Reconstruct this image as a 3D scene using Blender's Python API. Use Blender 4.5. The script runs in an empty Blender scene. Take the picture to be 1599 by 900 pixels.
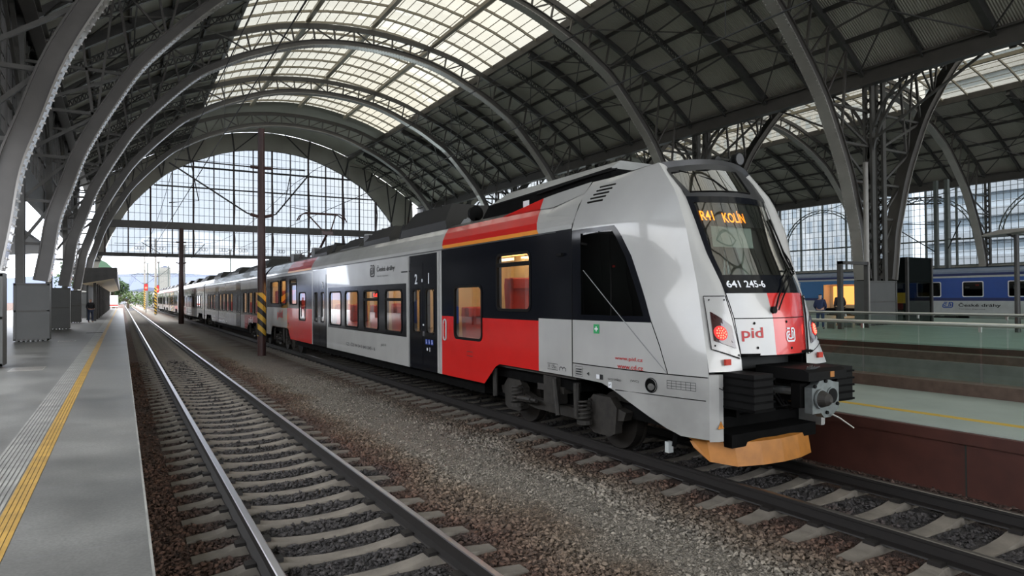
import bpy, math, random
import numpy as np
from mathutils import Vector, Matrix
random.seed(7)
S = bpy.context.scene
COL = S.collection

# ------------------------------------------------------------------ camera, world, exposure
F_PX, VPX, VPY, CAMH = 1035.0, 190.0, 468.0, 2.25
cam_d = bpy.data.cameras.new('camera'); cam = bpy.data.objects.new('camera', cam_d); COL.objects.link(cam); S.camera = cam
cam_d.sensor_fit = 'HORIZONTAL'; cam_d.sensor_width = 36.0; cam_d.lens = F_PX / 1599 * 36.0
cam_d.clip_start = 0.1; cam_d.clip_end = 3000
_d = np.array([(VPX - 799.5) / F_PX, (450 - VPY) / F_PX, 1.0]); _d /= np.linalg.norm(_d)      # world +Y in camera space (x right, y up, z forward)
_z = np.array([0, 1.0, 0]); _z = _z - _z.dot(_d) * _d; _z /= np.linalg.norm(_z)
_x = np.cross(_z, _d); _x = _x if _x[0] > 0 else -_x
# rows of world axes in camera space -> camera axes in world
rx = Vector((_x[0], _d[0], _z[0])); ry = Vector((_x[1], _d[1], _z[1])); rf = Vector((_x[2], _d[2], _z[2]))
cam.matrix_world = Matrix(((rx.x, ry.x, -rf.x, 0), (rx.y, ry.y, -rf.y, 0), (rx.z, ry.z, -rf.z, CAMH), (0, 0, 0, 1)))

W = bpy.data.worlds.new('sky'); S.world = W; W.use_nodes = True
_n = W.node_tree; _bg = _n.nodes['Background']
_tc = _n.nodes.new('ShaderNodeTexCoord'); _no = _n.nodes.new('ShaderNodeTexNoise'); _rp = _n.nodes.new('ShaderNodeValToRGB')
_no.inputs['Scale'].default_value = 2.2; _no.inputs['Detail'].default_value = 5
_rp.color_ramp.elements[0].position = .35; _rp.color_ramp.elements[0].color = (.80, .87, 1, 1)
_rp.color_ramp.elements[1].position = .62; _rp.color_ramp.elements[1].color = (1, .99, .98, 1)
_n.links.new(_tc.outputs['Generated'], _no.inputs['Vector']); _n.links.new(_no.outputs['Fac'], _rp.inputs['Fac']); _n.links.new(_rp.outputs['Color'], _bg.inputs['Color'])
_bg.inputs['Strength'].default_value = 4.5
S.view_settings.view_transform = 'Standard'; S.view_settings.look = 'None'; S.view_settings.gamma = 1; S.view_settings.use_curve_mapping = False
S.view_settings.exposure = 0.5
try:
    S.cycles.max_bounces = 8; S.cycles.transparent_max_bounces = 24; S.cycles.diffuse_bounces = 4; S.cycles.sample_clamp_indirect = 6
except Exception: pass

# ------------------------------------------------------------------ materials
M = {}
def nd(t, k): return t.nodes.new(k)
def mat(name, col, rough=.6, metal=0., var=0., vscale=3., emit=0., spec=.5, bump=0., bscale=40., coat=0., col2=None):
    m = bpy.data.materials.new(name); m.use_nodes = True; t = m.node_tree; b = t.nodes['Principled BSDF']
    b.inputs['Base Color'].default_value = (*col, 1); b.inputs['Roughness'].default_value = rough; b.inputs['Metallic'].default_value = metal
    b.inputs['Specular IOR Level'].default_value = spec; b.inputs['Coat Weight'].default_value = coat
    if emit: b.inputs['Emission Color'].default_value = (*col, 1); b.inputs['Emission Strength'].default_value = emit
    if var or col2:
        tc = nd(t, 'ShaderNodeTexCoord'); n = nd(t, 'ShaderNodeTexNoise'); n.inputs['Scale'].default_value = vscale; n.inputs['Detail'].default_value = 6
        r = nd(t, 'ShaderNodeValToRGB'); c2 = col2 or tuple(c * (1 - var) for c in col)
        r.color_ramp.elements[0].position = .3; r.color_ramp.elements[0].color = (*c2, 1)
        r.color_ramp.elements[1].position = .7; r.color_ramp.elements[1].color = (*[min(1, c * (1 + var * .3)) for c in col], 1)
        t.links.new(tc.outputs['Object'], n.inputs['Vector']); t.links.new(n.outputs['Fac'], r.inputs['Fac']); t.links.new(r.outputs['Color'], b.inputs['Base Color'])
    if bump:
        tc = nd(t, 'ShaderNodeTexCoord'); n = nd(t, 'ShaderNodeTexNoise'); n.inputs['Scale'].default_value = bscale; n.inputs['Detail'].default_value = 4
        bp = nd(t, 'ShaderNodeBump'); bp.inputs['Strength'].default_value = bump; bp.inputs['Distance'].default_value = .02
        t.links.new(tc.outputs['Object'], n.inputs['Vector']); t.links.new(n.outputs['Fac'], bp.inputs['Height']); t.links.new(bp.outputs['Normal'], b.inputs['Normal'])
    M[name] = m; return m
def glassmat(name, tint, gloss=.08, rough=.02, trl=0., trlcol=(.9, .85, .7), noise=0.):
    m = bpy.data.materials.new(name); m.use_nodes = True; t = m.node_tree; t.nodes.clear()
    out = nd(t, 'ShaderNodeOutputMaterial'); tr = nd(t, 'ShaderNodeBsdfTransparent'); gl = nd(t, 'ShaderNodeBsdfGlossy'); mx = nd(t, 'ShaderNodeMixShader'); fr = nd(t, 'ShaderNodeFresnel')
    tr.inputs['Color'].default_value = (*tint, 1); gl.inputs['Roughness'].default_value = rough; fr.inputs['IOR'].default_value = 1.5
    src = tr
    if noise:
        tc = nd(t, 'ShaderNodeTexCoord'); n = nd(t, 'ShaderNodeTexNoise'); n.inputs['Scale'].default_value = .5; n.inputs['Detail'].default_value = 5
        r = nd(t, 'ShaderNodeValToRGB'); r.color_ramp.elements[0].position = .3; r.color_ramp.elements[0].color = (*[c * (1 - noise) for c in tint], 1); r.color_ramp.elements[1].position = .7; r.color_ramp.elements[1].color = (*tint, 1)
        t.links.new(tc.outputs['Object'], n.inputs['Vector']); t.links.new(n.outputs['Fac'], r.inputs['Fac']); t.links.new(r.outputs['Color'], tr.inputs['Color'])
    if trl:
        tl = nd(t, 'ShaderNodeBsdfTranslucent'); tl.inputs['Color'].default_value = (*trlcol, 1); m2 = nd(t, 'ShaderNodeMixShader'); m2.inputs[0].default_value = trl
        t.links.new(tr.outputs[0], m2.inputs[1]); t.links.new(tl.outputs[0], m2.inputs[2]); src = m2
    mu = nd(t, 'ShaderNodeMath'); mu.operation = 'MULTIPLY'; mu.inputs[1].default_value = gloss / .04; mu.use_clamp = True
    t.links.new(fr.outputs[0], mu.inputs[0]); t.links.new(mu.outputs[0], mx.inputs[0]); t.links.new(src.outputs[0], mx.inputs[1]); t.links.new(gl.outputs[0], mx.inputs[2]); t.links.new(mx.outputs[0], out.inputs['Surface'])
    M[name] = m; return m

mat('white_paint', (.425, .425, .41), .22, coat=.5, var=.10, vscale=1.3)
mat('white_skirt', (.35, .35, .335), .4, var=.22, vscale=2.2)
mat('red_paint', (.60, .014, .012), .25, coat=.4, var=.08, vscale=2)
mat('black_paint', (.005, .006, .009), .12, spec=.35)
mat('orange_paint', (.75, .25, .012), .3)
mat('roof_grey', (.030, .031, .033), .45, var=.3)
mat('roof_pale', (.27, .28, .28), .45, var=.2, vscale=2)
mat('underframe', (.004, .004, .004), .9, spec=.1, var=.5, vscale=6)
mat('bogie_steel', (.026, .023, .019), .65, var=.5, vscale=9)
mat('wheel_steel', (.03, .027, .024), .5, metal=.5)
mat('rubber', (.004, .004, .004), .6, spec=.12)
mat('chrome', (.55, .55, .55), .22, metal=1)
mat('coupler_metal', (.20, .22, .22), .42, metal=.6, var=.3, vscale=12)
mat('plough_orange', (.40, .155, .022), .55, var=.22, vscale=7)
mat('letter_black', (.01, .01, .012), .5)
mat('letter_white', (.75, .77, .8), .5)
mat('letter_red', (.45, .02, .02), .5)
mat('sign_green', (.02, .33, .10), .5)
mat('sign_blue', (.02, .06, .35), .5)
mat('warn_orange', (.6, .22, .02), .5)
mat('led_orange', (1, .22, .01), .5, emit=3.2)
mat('led_red', (1, .05, .03), .5, emit=7)
mat('led_red_dim', (.5, .012, .01), .4, emit=.35)
mat('reflector_red', (.45, .03, .015), .3)
mat('lamp_glass_dark', (.03, .004, .004), .08, coat=1)
mat('saloon_wall', (.76, .62, .40), .5)
mat('saloon_floor', (.05, .045, .04), .6)
mat('seat_red', (.50, .025, .02), .7)
mat('seat_grey', (.12, .11, .10), .7)
mat('saloon_lamp', (1, .74, .40), .5, emit=8)
mat('cab_dark', (.010, .012, .012), .7)
mat('cab_pale', (.42, .47, .42), .6)
glassmat('window_glass', (.86, .86, .84), .03)
glassmat('cab_glass', (.66, .72, .68), .15, .015)
glassmat('dark_glass', (.14, .18, .17), .05)
glassmat('rail_glass', (.90, .96, .93), .02)
glassmat('screen_glass', (.165, .175, .18), .04, noise=.08)
glassmat('clerestory_glass', (.42, .45, .47), .03, noise=.1)
glassmat('side_glass', (.24, .265, .28), .03, noise=.1)
glassmat('skylight_glass', (.185, .178, .150), .04, noise=.10)
glassmat('brow_glass', (.2, .24, .22), .22)
mat('steel_grey', (.066, .060, .054), .42, var=.22, vscale=1.5, bump=.05)
mat('steel_pale', (.24, .225, .20), .33, var=.2, vscale=1.2)
mat('steel_mid', (.055, .052, .046), .5, var=.25)
mat('skylight_steel', (.30, .265, .20), .45)
mat('strip_pale', (.30, .30, .28), .5, var=.4, vscale=4)
mat('lift_black', (.004, .006, .006), .8, spec=.05)
mat('flange_paint', (.27, .255, .235), .16, spec=1.0, var=.12, vscale=1.2)
mat('roof_unit_black', (.007, .007, .008), .5, var=.3)
mat('steel_dark', (.045, .043, .040), .5, var=.3)
mat('steel_green', (.10, .115, .105), .5, var=.25)
mat('steel_red', (.05, .020, .018), .5, var=.3)
mat('pedestal_paint', (.075, .077, .074), .5, var=.15, vscale=1.0, bump=.25, bscale=25)
mat('wire_dark', (.02, .02, .02), .5)
mat('handrail_steel', (.62, .62, .58), .3, metal=.85)
mat('brown_granite', (.085, .028, .020), .55, var=.3, vscale=2.5)
mat('kerb_granite', (.13, .085, .065), .5, var=.3, vscale=8)
mat('platform_pale', (.36, .42, .39), .38, var=.18, vscale=1.2)
mat('yellow_line', (.42, .25, .04), .5, var=.35, vscale=5)
mat('orange_line', (.60, .40, .05), .5, var=.1, vscale=3)
mat('well_dark', (.02, .03, .026), .6)
mat('rail_side', (.009, .007, .006), .6, var=.3, vscale=8)
mat('rail_top', (.66, .65, .70), .30, metal=1)
mat('rail_worn', (.20, .19, .18), .35, metal=.9)
mat('sleeper_concrete', (.17, .152, .128), .85, var=.35, vscale=4, bump=.3, bscale=30)
mat('hat_yellow', (.7, .5, .02), .5)
mat('coach_blue', (.012, .075, .36), .3, coat=.3, var=.08)
mat('coach_dark_blue', (.008, .02, .12), .35)
mat('coach_sky', (.03, .17, .42), .3, coat=.3)
mat('coach_white', (.50, .53, .52), .4, var=.1)
mat('coach_roof', (.10, .15, .25), .35, var=.2)
mat('foliage', (.03, .065, .018), .8, var=.5, vscale=.8)
mat('foliage_pale', (.07, .11, .03), .8, var=.4, vscale=.8)
mat('bark', (.06, .045, .03), .9)
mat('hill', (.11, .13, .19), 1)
mat('green_roof', (.04, .09, .05), .7)
mat('skin', (.45, .27, .2), .6)
mat('hair', (.02, .015, .01), .8)
mat('cloth_black', (.012, .012, .016), .85)
mat('cloth_jeans', (.045, .06, .11), .85)
mat('cloth_navy', (.015, .025, .07), .85)
mat('board_white', (.75, .76, .78), .5)
mat('concrete_wall', (.22, .22, .20), .8, var=.2)
mat('lamp_warm', (1, .42, .10), .5, emit=1.0)
mat('signal_black', (.01, .01, .01), .6)
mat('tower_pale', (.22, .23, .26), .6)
mat('gold_sign', (.6, .36, .05), .5, emit=.35)

def ncol(t, a, b): return t.links.new(a, b)
# corrugated roof sheets
def sheet_mat():
    m = mat('roof_sheet', (.34, .33, .29), .6); t = m.node_tree; b = t.nodes['Principled BSDF']
    tc = nd(t, 'ShaderNodeTexCoord'); w = nd(t, 'ShaderNodeTexWave'); w.bands_direction = 'Y'; w.inputs['Scale'].default_value = 2.6
    bp = nd(t, 'ShaderNodeBump'); bp.inputs['Strength'].default_value = .7; bp.inputs['Distance'].default_value = .035
    n = nd(t, 'ShaderNodeTexNoise'); n.inputs['Scale'].default_value = .35; n.inputs['Detail'].default_value = 4
    r = nd(t, 'ShaderNodeValToRGB'); r.color_ramp.elements[0].position = .3; r.color_ramp.elements[0].color = (.30, .285, .24, 1); r.color_ramp.elements[1].position = .7; r.color_ramp.elements[1].color = (.38, .365, .315, 1)
    t.links.new(tc.outputs['Object'], w.inputs['Vector']); t.links.new(w.outputs['Fac'], bp.inputs['Height']); t.links.new(bp.outputs['Normal'], b.inputs['Normal'])
    t.links.new(tc.outputs['Object'], n.inputs['Vector']); t.links.new(n.outputs['Fac'], r.inputs['Fac']); t.links.new(r.outputs['Color'], b.inputs['Base Color'])
sheet_mat()
# ballast ground / stones coloured by where they lie (rust brown beside the rails, grey grit between the tracks)
def ground_mat(name, fine):
    m = mat(name, (.1, .08, .07), .9); t = m.node_tree; b = t.nodes['Principled BSDF']; g = nd(t, 'ShaderNodeNewGeometry')
    sx = nd(t, 'ShaderNodeSeparateXYZ'); t.links.new(g.outputs['Position'], sx.inputs[0])
    n0 = nd(t, 'ShaderNodeTexNoise'); n0.inputs['Scale'].default_value = .55; n0.inputs['Detail'].default_value = 5; t.links.new(g.outputs['Position'], n0.inputs['Vector'])
    ad = nd(t, 'ShaderNodeMath'); ad.operation = 'MULTIPLY_ADD'; ad.inputs[1].default_value = 2.0; t.links.new(n0.outputs['Fac'], ad.inputs[0]); t.links.new(sx.outputs['X'], ad.inputs[2])
    mr = nd(t, 'ShaderNodeMapRange'); mr.inputs['From Min'].default_value = 0; mr.inputs['From Max'].default_value = 11; t.links.new(ad.outputs[0], mr.inputs['Value'])
    rp = nd(t, 'ShaderNodeValToRGB'); cr = rp.color_ramp; brown = (.080, .044, .031, 1); dark = (.036, .033, .033, 1); grey = (.21, .19, .16, 1)
    cr.elements[0].position = 0; cr.elements[0].color = brown; cr.elements[1].position = 1; cr.elements[1].color = dark
    for p, c in ((.14, brown), (.19, dark), (.34, dark), (.38, brown), (.43, (.15, .115, .085, 1)), (.47, grey), (.55, grey), (.60, (.13, .10, .075, 1)), (.66, brown), (.74, dark), (.80, dark), (.84, brown)):
        e = cr.elements.new(p); e.color = c
    t.links.new(mr.outputs[0], rp.inputs[0])
    v = nd(t, 'ShaderNodeTexVoronoi'); v.inputs['Scale'].default_value = 60 if fine else 22; t.links.new(g.outputs['Position'], v.inputs['Vector'])
    sp = nd(t, 'ShaderNodeSeparateColor'); t.links.new(v.outputs['Color'], sp.inputs[0])
    m1 = nd(t, 'ShaderNodeMapRange'); m1.inputs['To Min'].default_value = .35; m1.inputs['To Max'].default_value = 1.75; t.links.new(sp.outputs[0], m1.inputs['Value'])
    mm = nd(t, 'ShaderNodeVectorMath'); mm.operation = 'SCALE'; t.links.new(rp.outputs['Color'], mm.inputs[0]); t.links.new(m1.outputs[0], mm.inputs['Scale'])
    t.links.new(mm.outputs[0], b.inputs['Base Color'])
    bp = nd(t, 'ShaderNodeBump'); bp.inputs['Strength'].default_value = 1; bp.inputs['Distance'].default_value = .03 if fine else .02
    t.links.new(v.outputs['Distance'], bp.inputs['Height']); t.links.new(bp.outputs['Normal'], b.inputs['Normal'])
ground_mat('ballast_ground', True); ground_mat('ballast_stone', False)
# left platform paving with joints and worn patches
def paving_mat():
    m = mat('platform_grey', (.2, .2, .2), .5); t = m.node_tree; b = t.nodes['Principled BSDF']; g = nd(t, 'ShaderNodeNewGeometry')
    br = nd(t, 'ShaderNodeTexBrick'); br.offset = .0; br.inputs['Scale'].default_value = 1; br.inputs['Brick Width'].default_value = 1.24; br.inputs['Row Height'].default_value = 1.9; br.inputs['Mortar Size'].default_value = .008
    br.inputs['Color1'].default_value = (.118, .119, .113, 1); br.inputs['Color2'].default_value = (.138, .138, .13, 1); br.inputs['Mortar'].default_value = (.14, .14, .14, 1)
    mp = nd(t, 'ShaderNodeMapping'); mp.inputs['Location'].default_value = (-.18, .3, 0); t.links.new(g.outputs['Position'], mp.inputs[0]); t.links.new(mp.outputs[0], br.inputs['Vector'])
    n = nd(t, 'ShaderNodeTexNoise'); n.inputs['Scale'].default_value = 1.1; n.inputs['Detail'].default_value = 8; t.links.new(g.outputs['Position'], n.inputs['Vector'])
    mr = nd(t, 'ShaderNodeMapRange'); mr.inputs['From Min'].default_value = .3; mr.inputs['From Max'].default_value = .7; mr.inputs['To Min'].default_value = .62; mr.inputs['To Max'].default_value = 1.3; t.links.new(n.outputs['Fac'], mr.inputs['Value'])
    n2 = nd(t, 'ShaderNodeTexNoise'); n2.inputs['Scale'].default_value = 45; n2.inputs['Detail'].default_value = 6; t.links.new(g.outputs['Position'], n2.inputs['Vector'])
    mr2 = nd(t, 'ShaderNodeMapRange'); mr2.inputs['To Min'].default_value = .55; mr2.inputs['To Max'].default_value = 1.5; t.links.new(n2.outputs['Fac'], mr2.inputs['Value'])
    mu = nd(t, 'ShaderNodeMath'); mu.operation = 'MULTIPLY'; t.links.new(mr.outputs[0], mu.inputs[0]); t.links.new(mr2.outputs[0], mu.inputs[1])
    vm = nd(t, 'ShaderNodeVectorMath'); vm.operation = 'SCALE'; t.links.new(br.outputs['Color'], vm.inputs[0]); t.links.new(mu.outputs[0], vm.inputs['Scale']); t.links.new(vm.outputs[0], b.inputs['Base Color'])
    r2 = nd(t, 'ShaderNodeMapRange'); r2.inputs['To Min'].default_value = .3; r2.inputs['To Max'].default_value = .62; t.links.new(n.outputs['Fac'], r2.inputs['Value']); t.links.new(r2.outputs[0], b.inputs['Roughness'])
paving_mat()
def stripe_mat(name, c1, c2, freq, axis='diag'):
    m = mat(name, c1, .5); t = m.node_tree; b = t.nodes['Principled BSDF']; g = nd(t, 'ShaderNodeNewGeometry'); sx = nd(t, 'ShaderNodeSeparateXYZ'); t.links.new(g.outputs['Position'], sx.inputs[0])
    a = nd(t, 'ShaderNodeMath'); a.operation = 'MULTIPLY_ADD'; a.inputs[1].default_value = 1.0 if axis == 'diag' else 0
    t.links.new(sx.outputs['X'], a.inputs[0]); t.links.new(sx.outputs['Z' if axis in ('diag', 'z') else 'Y'], a.inputs[2])
    mu = nd(t, 'ShaderNodeMath'); mu.operation = 'MULTIPLY'; mu.inputs[1].default_value = freq; fr = nd(t, 'ShaderNodeMath'); fr.operation = 'FRACT'; gt = nd(t, 'ShaderNodeMath'); gt.operation = 'GREATER_THAN'; gt.inputs[1].default_value = .5
    t.links.new(a.outputs[0], mu.inputs[0]); t.links.new(mu.outputs[0], fr.inputs[0]); t.links.new(fr.outputs[0], gt.inputs[0])
    mx = nd(t, 'ShaderNodeMix'); mx.data_type = 'RGBA'; mx.inputs[6].default_value = (*c1, 1); mx.inputs[7].default_value = (*c2, 1); t.links.new(gt.outputs[0], mx.inputs[0]); t.links.new(mx.outputs[2], b.inputs['Base Color'])
stripe_mat('hazard_stripes', (.55, .32, .03), (.012, .012, .012), 2.0)
stripe_mat('tower_bands', (.80, .83, .86), (.45, .52, .58), .28, 'z')
def tower_grid():
    m = mat('tower_grid', (.6, .6, .6), .5); t = m.node_tree; b = t.nodes['Principled BSDF']; g = nd(t, 'ShaderNodeNewGeometry')
    br = nd(t, 'ShaderNodeTexBrick'); br.offset = .5; br.inputs['Brick Width'].default_value = 2.2; br.inputs['Row Height'].default_value = 3.3; br.inputs['Mortar Size'].default_value = .55
    br.inputs['Color1'].default_value = (.62, .68, .74, 1); br.inputs['Color2'].default_value = (.75, .79, .83, 1); br.inputs['Mortar'].default_value = (.9, .9, .9, 1); br.inputs['Scale'].default_value = 1
    sx = nd(t, 'ShaderNodeSeparateXYZ'); cx = nd(t, 'ShaderNodeCombineXYZ'); t.links.new(g.outputs['Position'], sx.inputs[0]); t.links.new(sx.outputs['Y'], cx.inputs['X']); t.links.new(sx.outputs['Z'], cx.inputs['Y'])
    t.links.new(cx.outputs[0], br.inputs['Vector']); t.links.new(br.outputs['Color'], b.inputs['Base Color'])
tower_grid()

# ------------------------------------------------------------------ mesh helpers
class MB:
    def __init__(s): s.v = []; s.f = []; s.m = []; s.names = []
    def mi(s, n):
        if n not in s.names: s.names.append(n)
        return s.names.index(n)
    def add(s, vs, fs, m):
        k = len(s.v); i = s.mi(m); s.v.extend([tuple(map(float, p)) for p in vs]); s.f.extend([tuple(k + a for a in q) for q in fs]); s.m.extend([i] * len(fs)); return s
    def quad(s, a, b, c, d, m): return s.add([a, b, c, d], [(0, 1, 2, 3)], m)
    def box(s, x0, x1, y0, y1, z0, z1, m):
        return s.add([(x0, y0, z0), (x1, y0, z0), (x1, y1, z0), (x0, y1, z0), (x0, y0, z1), (x1, y0, z1), (x1, y1, z1), (x0, y1, z1)],
                     [(0, 3, 2, 1), (4, 5, 6, 7), (0, 1, 5, 4), (1, 2, 6, 5), (2, 3, 7, 6), (3, 0, 4, 7)], m)
    def beam(s, p, q, w, h, m, up=(0, 0, 1)):
        p = Vector(p); q = Vector(q); d = (q - p)
        if d.length < 1e-6: return s
        d.normalize(); u = Vector(up)
        if abs(d.dot(u)) > .98: u = Vector((1, 0, 0)) if abs(d.x) < .9 else Vector((0, 1, 0))
        a = d.cross(u).normalized() * (w / 2); b = a.cross(d).normalized() * (h / 2)
        return s.add([p - a - b, p + a - b, p + a + b, p - a + b, q - a - b, q + a - b, q + a + b, q - a + b],
                     [(0, 1, 2, 3), (7, 6, 5, 4), (0, 4, 5, 1), (1, 5, 6, 2), (2, 6, 7, 3), (3, 7, 4, 0)], m)
    def tube(s, pts, r, m, n=8, cap=True):
        pts = [Vector(p) for p in pts]; rs = r if isinstance(r, (list, tuple)) else [r] * len(pts); vs = []; fs = []; up = None
        for i, p in enumerate(pts):
            d = (pts[min(i + 1, len(pts) - 1)] - pts[max(i - 1, 0)]).normalized()
            if up is None or abs(up.dot(d)) > .97: up = Vector((0, 0, 1)) if abs(d.z) < .9 else Vector((1, 0, 0))
            a = d.cross(up).normalized(); b = a.cross(d)
            for k in range(n):
                t = 2 * math.pi * k / n; vs.append(p + (a * math.cos(t) + b * math.sin(t)) * rs[i])
        for i in range(len(pts) - 1):
            for k in range(n): fs.append((i * n + k, i * n + (k + 1) % n, (i + 1) * n + (k + 1) % n, (i + 1) * n + k))
        if cap: fs.append(tuple(range(n))[::-1]); fs.append(tuple((len(pts) - 1) * n + k for k in range(n)))
        return s.add(vs, fs, m)
    def prism(s, poly, axis, a, b, m):
        def P(u, v, w): return (w, u, v) if axis == 0 else (u, w, v) if axis == 1 else (u, v, w)
        n = len(poly); vs = [P(u, v, a) for u, v in poly] + [P(u, v, b) for u, v in poly]
        return s.add(vs, [tuple(range(n))[::-1], tuple(range(n, 2 * n))] + [(k, (k + 1) % n, n + (k + 1) % n, n + k) for k in range(n)], m)
    def grid(s, P, m, mf=None):
        """P[i][j] points; mf(i,j)-> material or None"""
        k = len(s.v); ni = len(P); nj = len(P[0])
        for r in P: s.v.extend([tuple(map(float, p)) for p in r])
        for i in range(ni - 1):
            for j in range(nj - 1):
                mm = mf(i, j) if mf else m
                if mm is None: continue
                s.f.append((k + i * nj + j, k + i * nj + j + 1, k + (i + 1) * nj + j + 1, k + (i + 1) * nj + j)); s.m.append(s.mi(mm))
        return s
    def build(s, name, parent=None, loc=None, smooth=False, **props):
        me = bpy.data.meshes.new(name); V = np.array(s.v, dtype=float) if s.v else np.zeros((0, 3))
        if parent is not None: off = wloc(parent); o_loc = (0, 0, 0)
        elif loc is not None: off = Vector(loc); o_loc = loc
        else:
            off = Vector(((V[:, 0].min() + V[:, 0].max()) / 2, (V[:, 1].min() + V[:, 1].max()) / 2, V[:, 2].min())); o_loc = off
        V = V - np.array(off)
        me.from_pydata([tuple(p) for p in V], [], s.f)
        for n in s.names: me.materials.append(M[n])
        me.polygons.foreach_set('material_index', s.m)
        if smooth: me.polygons.foreach_set('use_smooth', [True] * len(s.f))
        me.update(); o = bpy.data.objects.new(name, me); COL.objects.link(o); o.location = o_loc
        if parent is not None: o.parent = parent
        if smooth:
            try: me.set_sharp_from_angle(angle=math.radians(35))
            except Exception: pass
        for k, v in props.items(): o[k] = v
        return o
def wloc(o):
    l = Vector(o.location); p = o.parent
    while p is not None: l = l + Vector(p.location); p = p.parent
    return l
def root(name, loc, label, cat, group=None):
    o = bpy.data.objects.new(name, None); COL.objects.link(o); o.location = loc; o.empty_display_size = .3; o['label'] = label; o['category'] = cat
    if group: o['group'] = group
    return o
def tag(o, label, cat, group=None, kind=None):
    o['label'] = label; o['category'] = cat
    if group: o['group'] = group
    if kind: o['kind'] = kind
    return o
def copy_tree(o, parent=None):
    kids = [c for c in o.children]; c = o.copy(); COL.objects.link(c); c.parent = parent
    for k in kids: copy_tree(k, c)
    return c
def catmull(P, n=6):
    P = [np.array(p, float) for p in P]; Q = [2 * P[0] - P[1]] + P + [2 * P[-1] - P[-2]]; out = []
    for i in range(1, len(Q) - 2):
        for k in range(n):
            t = k / n; a, b, c, d = Q[i - 1], Q[i], Q[i + 1], Q[i + 2]
            out.append(.5 * ((2 * b) + (-a + c) * t + (2 * a - 5 * b + 4 * c - d) * t * t + (-a + 3 * b - 3 * c + d) * t ** 3))
    out.append(P[-1]); return out
_fc = {}
def glyphs(text, width=None, height=None, bold=0.0, align='C'):
    """mesh data of a word in the x,y plane: list of verts (x,y), faces; scaled to width/height, centred"""
    cu = bpy.data.curves.new('t', 'FONT'); cu.body = text; cu.offset = bold; cu.resolution_u = 3
    ob = bpy.data.objects.new('t', cu); COL.objects.link(ob); dg = bpy.context.evaluated_depsgraph_get(); dg.update()
    me = bpy.data.meshes.new_from_object(ob.evaluated_get(dg)); V = np.array([v.co[:2] for v in me.vertices]); Fs = [tuple(p.vertices) for p in me.polygons]
    bpy.data.objects.remove(ob); bpy.data.curves.remove(cu); bpy.data.meshes.remove(me)
    lo, hi = V.min(0), V.max(0); V = V - (lo + hi) / 2; sz = hi - lo; sx = sy = None
    if width: sx = width / sz[0]
    if height: sy = height / sz[1]
    sx = sx or sy; sy = sy or sx
    return V * [sx, sy], Fs
def stroke(pts, w, closed=False):
    """flat ribbon along 2-D points -> verts, faces"""
    P = [np.array(p, float) for p in pts]; n = len(P); V = []; Fs = []
    for i in range(n):
        a = P[(i - 1) % n] if closed or i > 0 else P[i]; b = P[(i + 1) % n] if closed or i < n - 1 else P[i]
        d = b - a; d /= max(1e-9, np.linalg.norm(d)); nn = np.array([-d[1], d[0]]) * w / 2; V += [P[i] + nn, P[i] - nn]
    for i in range(n if closed else n - 1):
        j = (i + 1) % n; Fs.append((2 * i, 2 * i + 1, 2 * j + 1, 2 * j))
    return np.array(V), Fs
def rrect(w, h, r, n=4):
    out = []
    for cx, cy, a0 in ((w / 2 - r, h / 2 - r, 0), (-w / 2 + r, h / 2 - r, 90), (-w / 2 + r, -h / 2 + r, 180), (w / 2 - r, -h / 2 + r, 270)):
        for k in range(n + 1):
            a = math.radians(a0 + 90 * k / n); out.append((cx + r * math.cos(a), cy + r * math.sin(a)))
    return out
def rail_logo(h):
    """the railway's interlocked c-d mark inside a rounded outline: list of (verts, faces), height h"""
    s = h / 10.0; out = []
    ring = [(x * s, y * s) for x, y in [(1.2, 4.2), (2.2, 4.5), (4, 4.5), (5, 3.6), (5, -3.4), (4, -4.4), (-3.6, -4.4), (-4.8, -3.2), (-4.8, 1.2), (-3.8, 2.3), (-1.2, 2.3)]]
    out.append(stroke(ring, 1.3 * s))
    out.append(stroke([(x * s, y * s) for x, y in [(-1.0, .3), (-2.5, .3), (-2.9, -.3), (-2.9, -2), (-2.3, -2.5), (1.0, -2.5)]], 1.1 * s))
    out.append(stroke([(x * s, y * s) for x, y in [(1.3, 5.0), (1.3, -2.5), (2.8, -2.2), (3.0, -1.4), (3.0, 1.6), (2.4, 2.4), (1.4, 2.4)]], 1.1 * s))
    out.append(stroke([(x * s, y * s) for x, y in [(-4.4, 4.6), (-.8, 4.6)]], 1.2 * s))
    return out
def place(mb, VF, fn, m):
    V, Fs = VF; mb.add([fn(x, y) for x, y in V], Fs, m)
# ------------------------------------------------------------------ the hall
BAY = 12.6; Y0 = 21.2; YEND = 84.2
SOF = [(-18.4, 3.0), (-18.2, 4.2), (-18.0, 5.6), (-17.6, 6.9), (-17.0, 8.7), (-15.9, 10.9), (-14.6, 13.0), (-11.9, 16.0), (-10.3, 17.15), (-8.1, 18.35), (-4.3, 19.75), (0, 20.2)]
SOF = SOF + [(-x, z) for x, z in SOF[-2::-1]]
SOFC = catmull(SOF, 4)
ROOF = [(-19.2, 14.4), (-17.3, 15.75), (-15.4, 17.0), (-12.5, 18.65), (-9.4, 19.95)]
SKY = [(-9.4, 20.35), (-7.2, 21.2), (-4.7, 21.85), (-2.4, 22.25), (0, 22.4)]; SKY = SKY + [(-x, z) for x, z in SKY[-2::-1]]
CHORD = [(-19.0, 14.1), (-17.3, 15.45), (-15.4, 16.7), (-12.5, 18.35), (-9.4, 19.65), (-6.5, 20.7), (-3.2, 21.3), (0, 21.5)]; CHORD = CHORD + [(-x, z) for x, z in CHORD[-2::-1]]
NAVES = [(15.8, 1.0), (56.5, 1.047)]
def ribdepth(z): return float(np.interp(z, [3, 6, 10, 16, 20.2], [.52, .50, .46, .38, .34]))
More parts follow.
